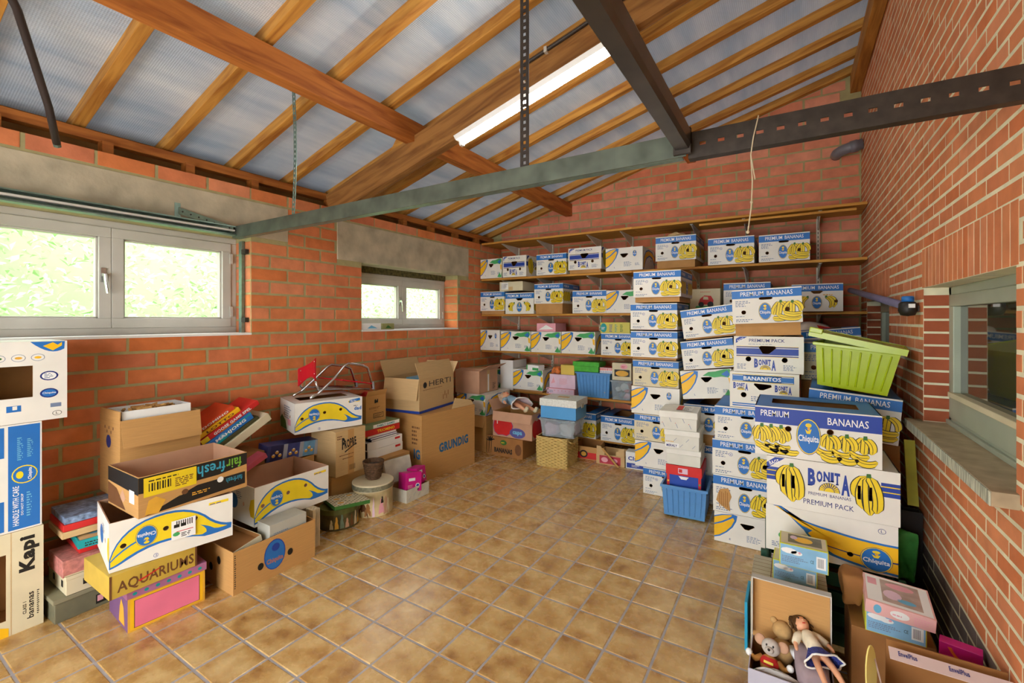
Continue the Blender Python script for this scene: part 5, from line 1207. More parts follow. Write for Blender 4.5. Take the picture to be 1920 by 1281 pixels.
# ================================================================ between the towers
t = tub('floor_blue_tub', 'translucent blue tub on the floor carrying a toy box and shoe boxes', 2.655, 3.545, .014, .315, .37, .232, M_tubblue, rz=3, tap=.014, ribs=7)
for sx in (-.1, .1):
    for sy in (-.12, .12): MB().lathe([(.016, -.014), (.016, 0)], M_blk, 8).build('castor', t, (sx, sy, 0))
t = lidded('toy_box', 'red-lidded blue toy box standing in the blue floor tub', 'box', 2.68, 3.60, .018, .245, .30, .372, rz=3, m=mat('toybox_blue', (28, 70, 168), .45, .05, 8), ml=mat('toybox_red', (214, 34, 28), .4, .05, 8), lh=.075, over=.007)
c = Canvas(.245, .372); c.rect(0, .08, 0, .80, M_red, 1); c.rect(.92, 1, 0, .80, M_red, 1)
for i in range(4): c.poly(ell(.04, .12 + .18 * i, .03, .02, 8), M_yel, 2); c.poly(ell(.96, .12 + .18 * i, .03, .02, 8), M_grn, 2)
c.poly([(.35, .78), (.65, .78), (.58, .72), (.42, .72)], M_pwhite, 1); put(t, c)
c = Canvas(.245, .372); c.rect(.34, .62, .84, .95, M_lilac, 21); c.rect(.36, .46, .86, .93, M_red, 22); put(t, c, name='price_label')
M_shoe = mat('shoebox_paper', (222, 220, 210), .6, .05, 10)
def shoebox(label, x, y, z, w, d, h, rz, pr=1, lh=.04):
    t = lidded('shoe_box', label, 'box', x, y, z, w, d, h, rz, M_shoe, mat('shoebox_lid', (232, 230, 222), .55, .05, 10), lh, .005, group='stacked white shoe boxes')
    c = Canvas(w, h)
    for i in range(5):
        u = .08 + i * .18; zz = .12 + .3 * (i % 2)
        if pr == 1: c.poly([(u, zz), (u + .012, zz - .005), (u + .10, zz + .16), (u + .088, zz + .165)], M_txt, 1)
        elif pr == 2: c.poly([(u, zz + .2), (u + .01, zz + .22), (u + .06, zz), (u + .05, zz - .01)], M_txt, 1); c.poly(ell(u - .01, zz + .24, .012, .02, 6), M_red, 1)
    if pr == 1: c.rect(.02, .42, .08, .30, M_pwhite, 2); c.text('MERALY', .05, .37, .11, .24, M_navy, 3, .03); c.lines(.03, .4, .36, .44, 1, M_gold, 3)
    put(t, c)
    c = Canvas(d, h)
    for i in range(4): c.poly([(.1 + .22 * i, .2), (.115 + .22 * i, .19), (.2 + .22 * i, .42), (.185 + .22 * i, .43)], M_txt, 1)
    put(t, c, 'r', 'side_print'); return t
shoebox('lowest of three white shoe boxes on the toy box', 2.682, 3.59, .394, .24, .28, .122, 3, 0)
shoebox('middle white shoe box with name sticker', 2.67, 3.575, .518, .245, .29, .145, 3, 1)
t = shoebox('topmost of three white shoe boxes with a red label', 2.635, 3.565, .665, .265, .29, .14, 4, 2, .05)
c = Canvas(.265, .29); c.rect(.42, .58, .2, .8, M_red, 15); c.rect(.60, .85, .15, .75, M_pwhite, 15); c.lines(.62, .82, .2, .7, 6, M_blk, 16); put(t, c, 't', 'lid_label')
# ================================================================ by the right wall, behind the near stack
carton('support_carton', 'plain brown carton below the tilted box in the right corner', 'box', 3.575, 3.03, 0, .40, .46, .85, m=M_kraftd, closed=True)
banana_box('tilted blue-banded box under the lime green tub', 'P', 3.565, 3.02, .885, tilt=(0, 4.5), rz=-3, s=.985, group='banana boxes at the right wall')
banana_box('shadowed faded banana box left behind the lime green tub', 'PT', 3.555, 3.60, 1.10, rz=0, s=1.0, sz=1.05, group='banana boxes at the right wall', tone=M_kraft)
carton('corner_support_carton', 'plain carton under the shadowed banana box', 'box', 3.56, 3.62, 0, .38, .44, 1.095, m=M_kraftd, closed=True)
M_lime = plastic('lime_plastic', (190, 212, 14), .84, .25)
t = tub('lime_tub', 'translucent lime green tub full of balls near the right wall', 3.585, 2.985, 1.128, .36, .42, .235, M_lime, rz=-8, tap=.03, ribs=8, tilt=(0, 6.5))
ball_cluster(t, 'plastic_ball', 14, (-.11, .11, -.14, .14, .03, .16), (.028, .04), [M_yel, M_yelo, M_gold, M_grnd, M_brownp], 4)
lt = thing('lid', None, None, (0, 0, 0)); lt.parent = t; lt.location = (-.005, .0, .262); lt.rotation_euler = (0, R(6.5), 0)
l_ = MB(); l_.box(-.205, .205, -.23, .23, 0, .006, M_lime); l_.build('plate', lt, bevel=.002)
for (x0, x1, y0, y1) in ((-.21, .21, -.236, -.228), (-.21, .21, .228, .236), (-.21, -.202, -.228, .228), (.202, .21, -.228, .228)): MB().box(x0, x1, y0, y1, -.022, .010, M_lime).build('edge', lt)
MB().box(-.212, -.15, -.24, -.20, .0, .028, M_lime).build('clip', lt, bevel=.004)
# clutter in the gap by the wall
t = tag(MB().box(-.022, .022, -.012, .012, 0, .33, mat('yellow_lath', (196, 190, 60), .5, .15, 10)).build('leaning_lath', None, (4.03, 3.06, .545), (R(-16), 0, 0)), 'yellow green bar leaning against the right wall below the sill', 'bar')  # plain yellow-green lath leaning on the wall
t = carton('black_bin', 'black plastic bin in the gap by the right wall', 'bin', 3.94, 2.96, 0, .11, .06, .545, m=mat('black_bin_plastic', (30, 28, 28), .45, .1, 10))
t = blob('green_plastic_bag', mat('green_film', (70, 160, 80), .3, .3, 20), [(3.935, 2.86, .24), (4.0, 2.86, .22), (3.935, 2.93, .24), (4.0, 2.93, .24), (3.93, 2.86, .46), (4.03, 2.87, .47), (3.97, 2.92, .48)], None, 1, .012, 9); tag(t, 'crumpled green plastic film beside the near stack', 'bag')
# ================================================================ left side of the room: everything faces +x (rz = 90)
def standing_box(label, x, y1, z, w, d, h, m, holes, draw, name='fruit_carton'):
    """fruit carton stood on end; front board with a real cut-out. Front right end at (x, y1)"""
    t = thing(name, label, 'box', (x - d / 2, y1 - w / 2, z), R(90), 'cartons stood on end at the left edge')
    sh = MB().taper(w, h, d - .006, 0, m, open_top=True, wall=.005)
    sh.m = [sh.m[i] if i < 9 else sh.mi(M_kraftd) for i in range(len(sh.m))]
    sh.build('shell', t, (0, d / 2, h / 2), (R(90), 0, 0))
    c = Canvas(w, h); draw(c); c.holes = [[(px_ * w, pz * h) for px_, pz in hh] for hh in holes]
    link('front_board', panel_mesh(w, h, c.holes, .005, m, M_kraftd, 'front_board'), t, (-w / 2, -d / 2, 0))
    link('front_print', c.finish('front_print'), t, (-w / 2, -d / 2, 0))['kind'] = 'stuff'
    t['_dim'] = (w, d, h)
    return t
def kapi(c):
    c.text('Kapi', .80, .965, .58, .93, M_blk, 1, .05, ang=90); c.text('CLASS 1', .83, .86, .16, .28, M_blk, 1, .02, ang=90); c.text('bananas', .865, .92, .10, .36, M_blk, 1, .02, ang=90); c.lines(.945, .965, .12, .37, 12, M_blk)
    c.rect(.735, .742, 0, 1, M_kraftp, 1); c.poly([(.5, 0), (.72, 0), (.72, .08), (.6, .13)], M_yelo, 1)
standing_box('cream carton stood on end at the bottom of the left edge stack', .345, .682, 0, .42, .30, .487, M_cream, [[(.1, .16), (.70, .16), (.70, .80), (.1, .80)]], kapi)
def care(c):
    c.rect(.73, .985, .015, .985, M_blue, 1); c.rect(.1, .70, .02, .30, M_blue, 1); c.rect(.1, .70, .70, .98, M_blue, 1)
    c.text('HANDLE WITH CARE', .765, .815, .05, .42, M_pwhite, 2, .01, ang=90); c.text('DO NOT DROP', .83, .85, .14, .34, M_pwhite, 2, .01, ang=90); c.lines(.875, .92, .12, .36, 10, M_cyan, 2)
    c.poly(ell(.86, .52, .105, .085, 18), M_yel, 3); c.poly(ell(.86, .52, .095, .075, 18), M_blue, 4); c.text('Chiquita', .885, .925, .465, .575, M_pwhite, 5, .02, ang=90); c.poly(ell(.82, .52, .03, .035, 10), M_yel, 5)
    c.lines(.80, .85, .66, .88, 12, M_cyan, 2); c.lines(.88, .93, .68, .86, 10, M_cyan, 2)
standing_box('blue printed carton stood on end in the middle of the left edge stack', .345, .676, .489, .42, .29, .512, M_white, [[(.1, .32), (.66, .32), (.66, .68), (.1, .68)]], care)
def icons(c):
    c.poly(bez((.70, .995), (.86, .80), (.975, .90), 8) + [(.98, .995)], M_blue, 1); c.poly([(.80, .94), (.88, .88), (.955, .94), (.955, .985), (.92, .95), (.88, .985)], M_yelo, 2)
    for i in range(3):
        u = .46 + .15 * i; c.poly(ell(u, .80, .055, .045, 16), M_txt, 1); c.poly(ell(u, .80, .05, .04, 16), M_white, 2); c.poly(ell(u, .80, .03, .016, 8), [M_grnd, M_gold, M_yelo][i], 3)
    for (z, mm) in ((.56, M_pwhite), (.34, M_grn)): c.poly(ell(.85, z, .075, .06, 18), M_navy, 1); c.poly(ell(.85, z, .06, .046, 18), M_blue if z < .5 else M_pwhite, 2)
    c.text('Chiquita', .795, .905, .325, .355, M_pwhite, 3, .02); c.lines(.81, .89, .53, .60, 4, M_txt, 3)
    for (a, b_) in ((.52, .63), (.10, .3)): c.rect(a, b_, .145, .22, M_blue, 1); c.rect(a + .045, b_ - .03, .17, .215, M_white, 2)
    c.rect(.86, .95, .155, .205, M_txt, 1); c.poly(ell(.915, .075, .04, .032, 16), M_blk, 1); c.poly(ell(.915, .075, .035, .027, 16), M_white, 2); c.text('L', .905, .925, .06, .092, M_blk, 3)
standing_box('white carton with round icons on top of the left edge stack', .345, .768, 1.003, .44, .28, .392, M_white, [[(.1, .31), (.72, .31), (.72, .70), (.1, .70)]], icons)
def low(name, label, y, x, z, w, d, h, m, **kw):
    """front at x, near end at y"""
    return carton(name, label, 'box', x, y, z, w, d, h, rz=90, m=m, **kw)
# pile in the gap behind
M_grey = mat('grey_green_plastic', (112, 110, 88), .5, .15, 14)
t = lidded('grey_storage_box', 'grey plastic box at the bottom of the left pile', 'box', .42, .705, 0, .30, .33, .12, 92, M_grey, mat('grey_lid', (140, 136, 110), .5, .08, 14), lh=.022, over=.008)
c = Canvas(.30, .12); c.rect(.52, .66, .15, .55, M_blk, 1); c.rect(.54, .62, .25, .5, M_pink, 2); c.rect(.68, .82, .2, .6, M_pwhite, 1); c.lines(.7, .8, .25, .55, 3, M_blk, 2); put(t, c)
t = lidded('cream_case', 'cream plastic case with handle slots in the left pile', 'box', .425, .745, .122, .27, .28, .095, 90, M_cream, None, lh=.02, over=.004)
for yy in (-.06, .06): MB().box(yy - .012, yy + .012, -.1425, -.139, .03, .06, M_blk).build('handle_slot', t)
for yy in (-.08, .05): MB().box(-.1365, -.134, yy - .012, yy + .012, .03, .062, M_blk).build('catch', t)
t = low('pink_album', 'thick pink speckled album in the left pile', .735, .43, .219, .27, .22, .078, M_cream, closed=True)
t_p = mat('pink_speckle', (196, 126, 118), .6, .25, 50); MB().box(-.138, .138, -.113, .113, .066, .082, t_p).build('cover', t); MB().box(-.140, -.133, -.113, .113, -.001, .07, t_p).build('spine', t, bevel=.003); MB().box(-.138, .138, -.1125, -.110, .008, .066, t_p).build('page_block', t)
carton('red_game_box', 'thin red game box under the teal game', 'box', .40, .80, .303, .24, .24, .028, rz=88, m=M_red, closed=True)
t = carton('teal_game_box', 'teal board game with a yellow picture on the left pile', 'box', .42, .79, .333, .26, .25, .042, rz=84, m=M_teal, closed=True)
c = Canvas(.26, .25); c.rect(.03, .97, .03, .97, M_kraftp, 1); c.poly([(.2, .3), (.5, .45), (.8, .35), (.75, .7), (.35, .75)], M_yelo, 2); c.poly(ell(.3, .3, .1, .08, 10), M_cyan, 2); put(t, c, 't'); c = Canvas(.26, .042); c.lines(.1, .5, .2, .8, 2, M_blk); put(t, c, 'f', 'edge_print')
for i, (mm, lab) in enumerate(((M_kraftp, 'lowest cardboard game leaning on the wall in the left pile'), (M_red, 'red game box leaning in the left pile'), (mat('mosaic_print', (120, 140, 170), .4, .6, 40), 'blue patterned game box on top of the left pile'))):
    carton('game_box', lab, 'box', .36, .745 + .005 * i, .385 + .036 * i, .235, .26, .034, rz=88, m=mm, closed=True, tilt=(0, 0), group='game boxes in the left pile')
carton('hidden_carton', 'plain brown carton behind the upside down fruit boxes', 'box', .325, 1.065, 0, .30, .28, .497, rz=90, m=M_kraftd, closed=True)
# tall open carton with a shoe box in it
t = low('open_carton', 'tan open carton with hanging flap by the left wall', .985, .335, .500, .40, .30, .438, M_kraft, inner=M_kraftp, flaps=(('f', .155, 168), ('l', .05, -5)))
c = Canvas(.30, .235); c.poly(ell(.45, .45, .12, .16, 14), M_navy, 1); [c.rect(.25 + .1 * i, .3 + .1 * i, .75 - .1 * (i % 2), .82 - .1 * (i % 2), M_brownp, 1) for i in range(5)]; put(t, c, 'l', dz=.2)
t = low('white_shoe_box', 'white open shoe box of clothes pegs inside the tan carton', 1.00, .315, .76, .34, .22, .225, M_whiteg, inner=M_pwhite)
rr = random.Random(3)
for i in range(26): MB().box(-.035, .035, -.006, .006, 0, .01, M_pine).build('clothes_peg', t, (rr.uniform(-.12, .12), rr.uniform(-.06, .06), .198 + rr.uniform(0, .022)), (rr.uniform(-.4, .4), rr.uniform(-.4, .4), rr.uniform(0, 3.1)))
# lower stack: picture box, yellow suitcase box, white banana tray, dark fruit tray
t = lidded('picture_box', 'pink and purple picture box on the floor under the yellow box', 'box', .803, .868, 0, .325, .30, .205, 86, mat('purple_card', (120, 84, 130), .5, .1, 14), mat('purple_lid', (172, 110, 150), .5, .1, 14), lh=.042, over=.007)
c = Canvas(.325, .205); c.rect(0, 1, 0, .80, M_gold, 1); c.rect(.03, .97, .04, .76, M_yelo, 2); c.rect(.075, .925, .07, .72, M_brownp, 3); c.rect(.085, .915, .08, .71, mat('pink_picture', (232, 120, 150), .4, .1, 5), 4); put(t, c)
c = Canvas(.325, .205)
for i in range(7): c.poly(ell(.08 + .14 * i, .89, .03, .04, 8), M_teal, 21)
put(t, c, 'f', 'lid_print'); c = Canvas(.30, .205); c.poly([(.55, .08), (.85, .08), (.80, .5), (.68, .66), (.6, .45)], M_gold, 1); put(t, c, 'l', 'side_print')
t = low('yellow_game_box', 'yellow box with faded brown lettering under the white banana tray', .79, .835, .207, .36, .33, .11, mat('ochre_card', (202, 170, 70), .5, .1, 10), closed=True)
c = Canvas(.36, .11); c.text('AQUARIUMS', .08, .96, .12, .66, M_brownp, 1, .02); c.rect(0, .025, 0, 1, M_brownp, 2); c.rect(.975, 1, 0, 1, M_brownp, 2); c.poly([(.3, .4), (.55, .62), (.54, .56), (.32, .34)], M_red, 2); put(t, c)
def tray_box(label, key, x, y, z, rz, tilt=(0, 0), sz=.97, s=1.0, contents=None):
    """upside-down lid used as an open tray"""
    w, d = BD, BW; a = R(rz)
    t = thing('banana_tray', label, 'box', (x + w / 2 * math.cos(a) - d / 2 * math.sin(a), y + w / 2 * math.sin(a) + d / 2 * math.cos(a), z), (R(tilt[0]), R(tilt[1]), a), 'open banana trays at the left wall'); t.scale = (s, s, sz)
    l = link('shell', lid_mesh(key, True, M_white, M_kraftr, None), t)
    link('front_print', face(key)[0], l, (-w / 2, -d / 2, 0)); MB().box(-w / 2 + .006, w / 2 - .006, -d / 2 + .006, d / 2 - .006, .001, .006, M_kraftr).build('bottom', t)
    c = Canvas(d, BH); c.poly([(1, .22), (1, .72), (.9, .66), (.86, .42), (.9, .24)], M_yel, 1); c.poly(ell(.42, .5, .12, .2, 14), M_blue, 1); c.lines(.5, .7, .6, .8, 4); link('side_print', c.finish('side_print'), l, (-w / 2, d / 2, 0), (0, 0, R(-90)))
    return t
t = tray_box('upside down white banana tray with barcode sticker, lower of the nearest left stack', 'A:E', .80, .80, .319, 80, sz=.965)
c = Canvas(BD, BH); c.rect(.46, .66, .30, .72, M_pwhite, 25); c.lines(.48, .64, .56, .70, 1, M_blk, 26); [c.rect(.50 + .018 * i, .508 + .018 * i, .57, .70, M_blk, 26) for i in range(8)]; c.rect(.50, .64, .46, .475, M_red, 26); c.poly(ell(.50, .42, .03, .045, 10), M_grn, 26); c.lines(.54, .64, .34, .44, 3, M_blk, 26)
link('sticker', c.finish('sticker'), t.children[0], (-BD / 2, -BW / 2, 0))
t = carton('dark_fruit_tray', 'open brown and black fruit tray with yellow sticker on the white tray', 'box', .862, .890, .553, .502, .375, .196, rz=90, m=M_kraft, inner=M_kraftr)
c = Canvas(.502, .196); c.poly([(0, .60), (.35, .56), (.7, .56), (1, .66), (1, .985), (0, .985)], M_blk, 1); c.poly([(.05, .02), (.98, .12), (.98, .46), (.5, .44), (.30, .26)], M_blk, 1)
M_tq = mat('turquoise_print', (60, 160, 190), .5, .05, 10); M_lg = mat('leaf_green_print', (120, 180, 60), .5, .05, 10)
c.text('fair', .78, .94, .64, .92, M_lg, 2, .015, flip=True); c.text('fresh', .50, .77, .62, .92, M_tq, 2, .015, flip=True); c.text('fairfresh', .78, .95, .26, .40, M_tq, 2, .01, flip=True); c.lines(.45, .66, .2, .3, 2, M_gold, 2)
c.poly(finger((.02, .03), (.12, .09), .02, .03) and [(.05, .05), (.16, .02), (.22, .30), (.14, .44), (.08, .38)], M_gold, 2); c.rect(.04, .49, .48, .95, M_yel, 3); c.lines(.08, .46, .84, .90, 1, M_blk, 4); [c.rect(.08 + .022 * i, .088 + .022 * i + .006 * (i % 2), .60, .80, M_blk, 4) for i in range(9)]; c.lines(.30, .47, .56, .80, 5, M_brownp, 4)
c.hole(ell(.35, .36, .03, .07, 10)); put(t, c)
for hx in ((.67, .24),): c2 = Canvas(.502, .196); c2.poly(ell(.72, .42, .032, .08, 14), M_pwhite, 6); c2.poly(ell(.385, .36, .03, .07, 14), M_brownp, 6); put(t, c2, 'f', 'vent_holes')['kind'] = 'stuff'
c = Canvas(.375, .196); c.poly([(0, .62), (1, .56), (1, .985), (0, .985)], M_blk, 1); c.poly([(.40, .30), (.52, .22), (.60, .34), (.50, .55)], M_kraftr, 1); c.rect(.72, .88, .30, .62, M_pwhite, 2); c.poly([(0, .05), (.6, .05), (.3, .5), (0, .58)], M_brownp, 1); put(t, c, 'l', 'side_print')
# brown fruit carton on the floor with things in it
t = carton('brown_fruit_carton', 'brown open fruit carton with blue oval on the floor', 'box', .925, 1.287, 0, .495, .40, .235, rz=90, m=M_kraft, inner=M_kraftd)
c = Canvas(.495, .235); c.poly(ell(.47, .55, .13, .37, 22), M_blued, 1); c.poly(ell(.47, .55, .12, .345, 22), M_blue, 2); c.text('Chiquita', .37, .57, .33, .48, mat('copper_print', (188, 112, 70), .5, .05, 10), 3, .03); c.poly(ell(.48, .72, .05, .10, 10), M_blued, 3)
for hx, hz in ((.30, .40), (.66, .44)): c.poly(ell(hx, hz, .035, .085, 14), M_blk, 4)
c.lines(.012, .03, .15, .95, 16, M_blk); put(t, c)
c = Canvas(.40, .235); c.poly(ell(.4, .42, .05, .1, 12), M_blk, 1); c.poly(ell(.62, .66, .05, .1, 12), M_blk, 1); put(t, c, 'l', 'side_print')
t = low('grey_shoe_box', 'pale grey shoe box sticking out of the brown fruit carton', 1.50, .905, .05, .235, .13, .245, mat('pale_grey_card', (186, 184, 172), .6, .06, 10), closed=True)
c = Canvas(.235, .245); c.lines(.1, .5, .55, .8, 6, M_txt); c.rect(.12, .24, .42, .52, M_blk, 1); put(t, c)
t = carton('card_tray', 'shallow white card tray lying in the brown fruit carton', 'tray', .885, 1.305, .20, .17, .30, .035, rz=93, m=M_cream, inner=M_kraftd, tilt=(0, -12))
t = low('marbled_box', 'narrow bark patterned box standing beside the brown carton', 1.83, .83, 0, .055, .22, .25, mat('bark_paper', (206, 190, 160), .7, .35, 26, stretch=(3, 3, .5)), closed=True)
t = tray_box('upside down white banana tray resting on the brown fruit carton', 'A:A', .757, 1.492, .252, 90, sz=.99, tilt=(0, 0))
# round and oval hat boxes, pot
M_deco = mat('floral_paper', (206, 186, 140), .5, .3, 9); M_decod = mat('dark_floral_tin', (84, 76, 44), .4, .7, 14)
t = thing('oval_tin', 'oval dark green decorated tin under a checkered book', 'tin', (.675, 2.155, 0), R(64))
MB().lathe([(.128, .004), (.135, 0), (.135, .128), (.13, .13)], M_decod, 28, sx=1.0, sy=.82).build('body', t, smooth=False)
MB().lathe([(.139, .112), (.139, .148), (.134, .15)], mat('green_tin_lid', (96, 100, 52), .4, .2, 14), 28, sx=1.0, sy=.82).build('lid', t)
def cyl_patch(t, r, sy, pts, m, name, lift=.0012):
    """painted shape wrapped on a round wall; pts: (angle, z)"""
    n = len(pts); cx = sum(p[0] for p in pts) / n; cz = sum(p[1] for p in pts) / n
    V = lambda a, z: ((r + lift) * math.cos(a), (r + lift) * sy * math.sin(a), z)
    b_ = MB(); b_.add([V(cx, cz)] + [V(*p) for p in pts], [(0, 1 + i, 1 + (i + 1) % n) for i in range(n)], m); return b_.build(name, t)
def figure(a, z, w, h): return [(a + w * x, z + h * y) for x, y in ((-.5, 0), (.55, .02), (.5, .3), (.28, .52), (.34, .66), (.22, .86), (.02, 1), (-.2, .9), (-.22, .66), (-.4, .5))]
for k in range(8):
    a_ = -2.15 + .27 * k
    cyl_patch(t, .135, .82, figure(a_, .012, .20, .07 + .02 * (k % 3)), [M_cream, M_gold, mat('muted_teal', (110, 130, 110), .5, .2, 20), M_kraftr, M_brownp][k % 5], 'painted_figure')
t = carton('checkered_book', 'cream and green checkered book lying on the oval tin', 'book', .80, 2.02, .160, .255, .26, .026, rz=72, m=M_grnd, closed=True, tilt=(-3, 3))
c = Canvas(.255, .26); c.rect(0, 1, 0, 1, M_cream, 1)
for i in range(13):
    for j in range(13):
        if (i + j) % 2: c.poly([((i + .5) / 13, j / 13 + .008), ((i + 1) / 13 - .008, (j + .5) / 13), ((i + .5) / 13, (j + 1) / 13 - .008), (i / 13 + .008, (j + .5) / 13)], mat('dark_check', (66, 62, 34), .6, .1, 10), 2)
for (u, v_) in ((.26, .60), (.24, .22), (.68, .74)): c.poly(ell(u, v_, .13, .10, 14), M_pwhite, 3); c.poly(ell(u, v_, .10, .075, 12), M_gold, 4)
c.rect(.46, .70, .30, .46, M_cream, 3); put(t, c, 't')
t = thing('round_hat_box', 'tall round cream hat box with grey banded lid', 'hat box', (.690, 2.455, 0), 0)
MB().lathe([(.148, 0), (.15, .004), (.15, .20), (.148, .2)], M_deco, 32).build('body', t)
lid_ = MB().lathe([(.156, .19), (.158, .194), (.158, .238), (.152, .242)], mat('cream_lid', (216, 202, 168), .5, .08, 9), 32).build('lid', t)
MB().lathe([(.1595, .198), (.1595, .232)], mat('grey_band', (120, 118, 96), .5, .35, 60), 32).build('band', lid_)
for a_, z_, w_, h_, mm in ((-1.25, .0, .55, .115, M_brownp), (-.98, .01, .35, .10, M_kraftd), (-.72, .0, .24, .18, M_deco), (-.70, .005, .12, .15, M_lilac), (-.30, .02, .30, .12, M_pink), (-.26, .10, .14, .055, M_blk), (-.05, .01, .26, .14, M_kraftr), (.1, .03, .2, .10, M_cream)):
    cyl_patch(t, .15, 1, figure(a_, z_, w_, h_), mm, 'painted_figure', .001 + .0004 * (mm is M_blk))
t = thing('wicker_pot', 'small brown wicker plant pot on the round hat box', 'pot', (.672, 2.475, .2425))
M_wick = mat('brown_wicker', (92, 66, 44), .7, .4, 60, bump=.8, bscale=80)
MB().lathe([(.05, 0), (.055, .01), (.07, .10), (.082, .125), (.084, .14), (.078, .14), (.066, .10), (.048, .02)], M_wick, 20).build('body', t)
for i in range(7): MB().tube([((.054 + .0028 * i + .004) * math.cos(a_), (.054 + .0028 * i + .004) * math.sin(a_), .015 + i * .015) for a_ in [2 * math.pi * k / 20 for k in range(21)]], .004, M_wick, 5, cap=False).build('wicker_ring', t)
MB().lathe([(.06, .11), (.02, .12)], mat('potting_soil', (70, 62, 58), .9, .4, 60), 14).build('soil', t)
# marbled shoe box with magenta packets
M_marb = mat('marbled_paper', (206, 202, 186), .6, .1, 16, stretch=(1, 4, 1))
t = carton('marbled_shoe_box', 'marbled white shoe box of magenta packets in front of the big carton', 'box', .828, 2.682, 0, .268, .215, .105, rz=90, m=M_marb, inner=M_kraftd)
c = Canvas(.268, .105); c.poly(ell(.5, .75, .04, .08, 10), M_blk, 1); [c.poly([(.1 + .2 * i, .2 + .2 * (i % 2)), (.2 + .2 * i, .42 + .2 * (i % 2)), (.19 + .2 * i, .43 + .2 * (i % 2)), (.09 + .2 * i, .21 + .2 * (i % 2))], M_txt, 1) for i in range(5)]; put(t, c)
MB().box(-.14, .14, -.02, .02, 0, .19, M_marb).build('lid', t, (0, .115, .11), (R(-14), 0, R(-5)), bevel=.003)
for i, (yy, xx, zz, rz_, w_, lab) in enumerate(((2.695, .80, .06, 76, .155, 'larger magenta tissue packet in the marbled shoe box'), (2.862, .79, .085, 96, .115, 'smaller magenta packet in the marbled shoe box'))):
    t = carton('magenta_packet', lab, 'packet', xx, yy, zz, w_, .11, .155 - .02 * i, rz=rz_, m=M_magenta, closed=True, tilt=(-8, 6 - 6 * i), group='magenta packets')
    c = Canvas(w_, .135); c.rect(.2, .6, .65, .82, M_pwhite, 1); c.poly(ell(.75, .35, .14, .14, 10), M_pwhite, 1); c.poly(ell(.75, .35, .09, .09, 10), M_blued, 2); c.lines(.15, .5, .2, .45, 4, M_pink); put(t, c)
for i in range(2): carton('dark_packet', ('left' if i == 0 else 'right') + ' dark red packet at the bottom of the marbled shoe box', 'packet', .815, 2.70 + .12 * i, .012, .11, .07, .085, rz=90, m=mat('wine_card', (96, 24, 34), .4, .2, 20), closed=True)
# long low carton carrying bottles carton and books
low('long_low_carton', 'long low brown carton behind the hat boxes', 2.20, .52, 0, .83, .44, .30, M_kraft, closed=True)
t = low('bottle_carton', 'tan carton printed with a drink name behind the hat boxes', 2.205, .565, .302, .28, .30, .345, M_kraftp, closed=True)
c = Canvas(.28, .345); c.text('ROPRE', .28, .68, .60, .80, M_blk, 1, .04, ang=6); c.poly([(.3, .50), (.62, .62), (.61, .645), (.29, .53)], M_blk, 1); c.text('P', .20, .30, .58, .84, M_blk, 1, .05); c.lines(.12, .85, .44, .48, 1, M_brownp); c.lines(.22, .72, .36, .40, 1, M_brownp); c.lines(.05, .25, .82, .92, 2, M_brownp); [c.rect(.45 + .025 * i, .46 + .025 * i, .08, .20, M_blk, 1) for i in range(8)]; c.rect(.40, .60, .0, 1, M_kraft, .5); put(t, c)
t = low('drinks_carton', 'brown open carton under the glasses box, flap folded out', 1.815, .345, 0, .36, .30, .455, M_kraft, inner=M_kraftd, flaps=(('r', .11, 112),))
t = low('glasses_box', 'box printed with blue glassware pictures leaning on the open carton', 1.80, .34, .475, .40, .12, .115, mat('night_blue_card', (60, 66, 118), .35, .2, 10), closed=True, tilt=(4, 5))
c = Canvas(.40, .115)
for i in range(3):
    u = .06 + .32 * i; c.rect(u, u + .24, .02, .98, mat('picture_sky_%d' % i, [(44, 46, 92), (60, 70, 140), (110, 165, 210)][i], .3, .3, 12), 1); c.rect(u + .24, u + .32, 0, 1, mat('pale_steel_print', (170, 178, 196), .3, .05, 9), 1)
    for k in range(3): c.poly(ell(u + .06 + .06 * k, .35 + .2 * (k % 2), .035, .11, 10), M_gold, 2); c.poly(ell(u + .06 + .06 * k, .42 + .2 * (k % 2), .02, .05, 8), M_pwhite, 3)
put(t, c)
t = banana_box('white box with one big yellow banana, carrying the red chair', 'A:B', .390, 1.985, .652, rz=72.5, long_front=True, s=1.0, sz=.95, group='boxes at the left wall', top='slot')
c = Canvas(BD, BH); c.poly([(.79, .82), (.97, .88), (.96, .97), (.80, .92)], M_blue, 2); c.lines(.81, .95, .86, .92, 2, M_pwhite, 3); c.text('dad', .87, .985, .55, .68, M_blue, 2, .04); c.lines(.86, .96, .70, .74, 1, M_blk, 2); link('corner_print', c.finish('corner_print'), t.children[0], (-BD / 2, -BW / 2, 0))
c = Canvas(BW, BH); c.poly([(.05, .0), (.5, .02), (.4, .3), (.15, .45), (.02, .3)], M_grnd, 1); c.lines(.3, .8, .4, .85, 6); c.rect(.55, .75, .2, .4, M_pink, 1); link('end_print', c.finish('end_print'), t.children[0], (-BD / 2, BW / 2, 0), (0, 0, R(-90)))
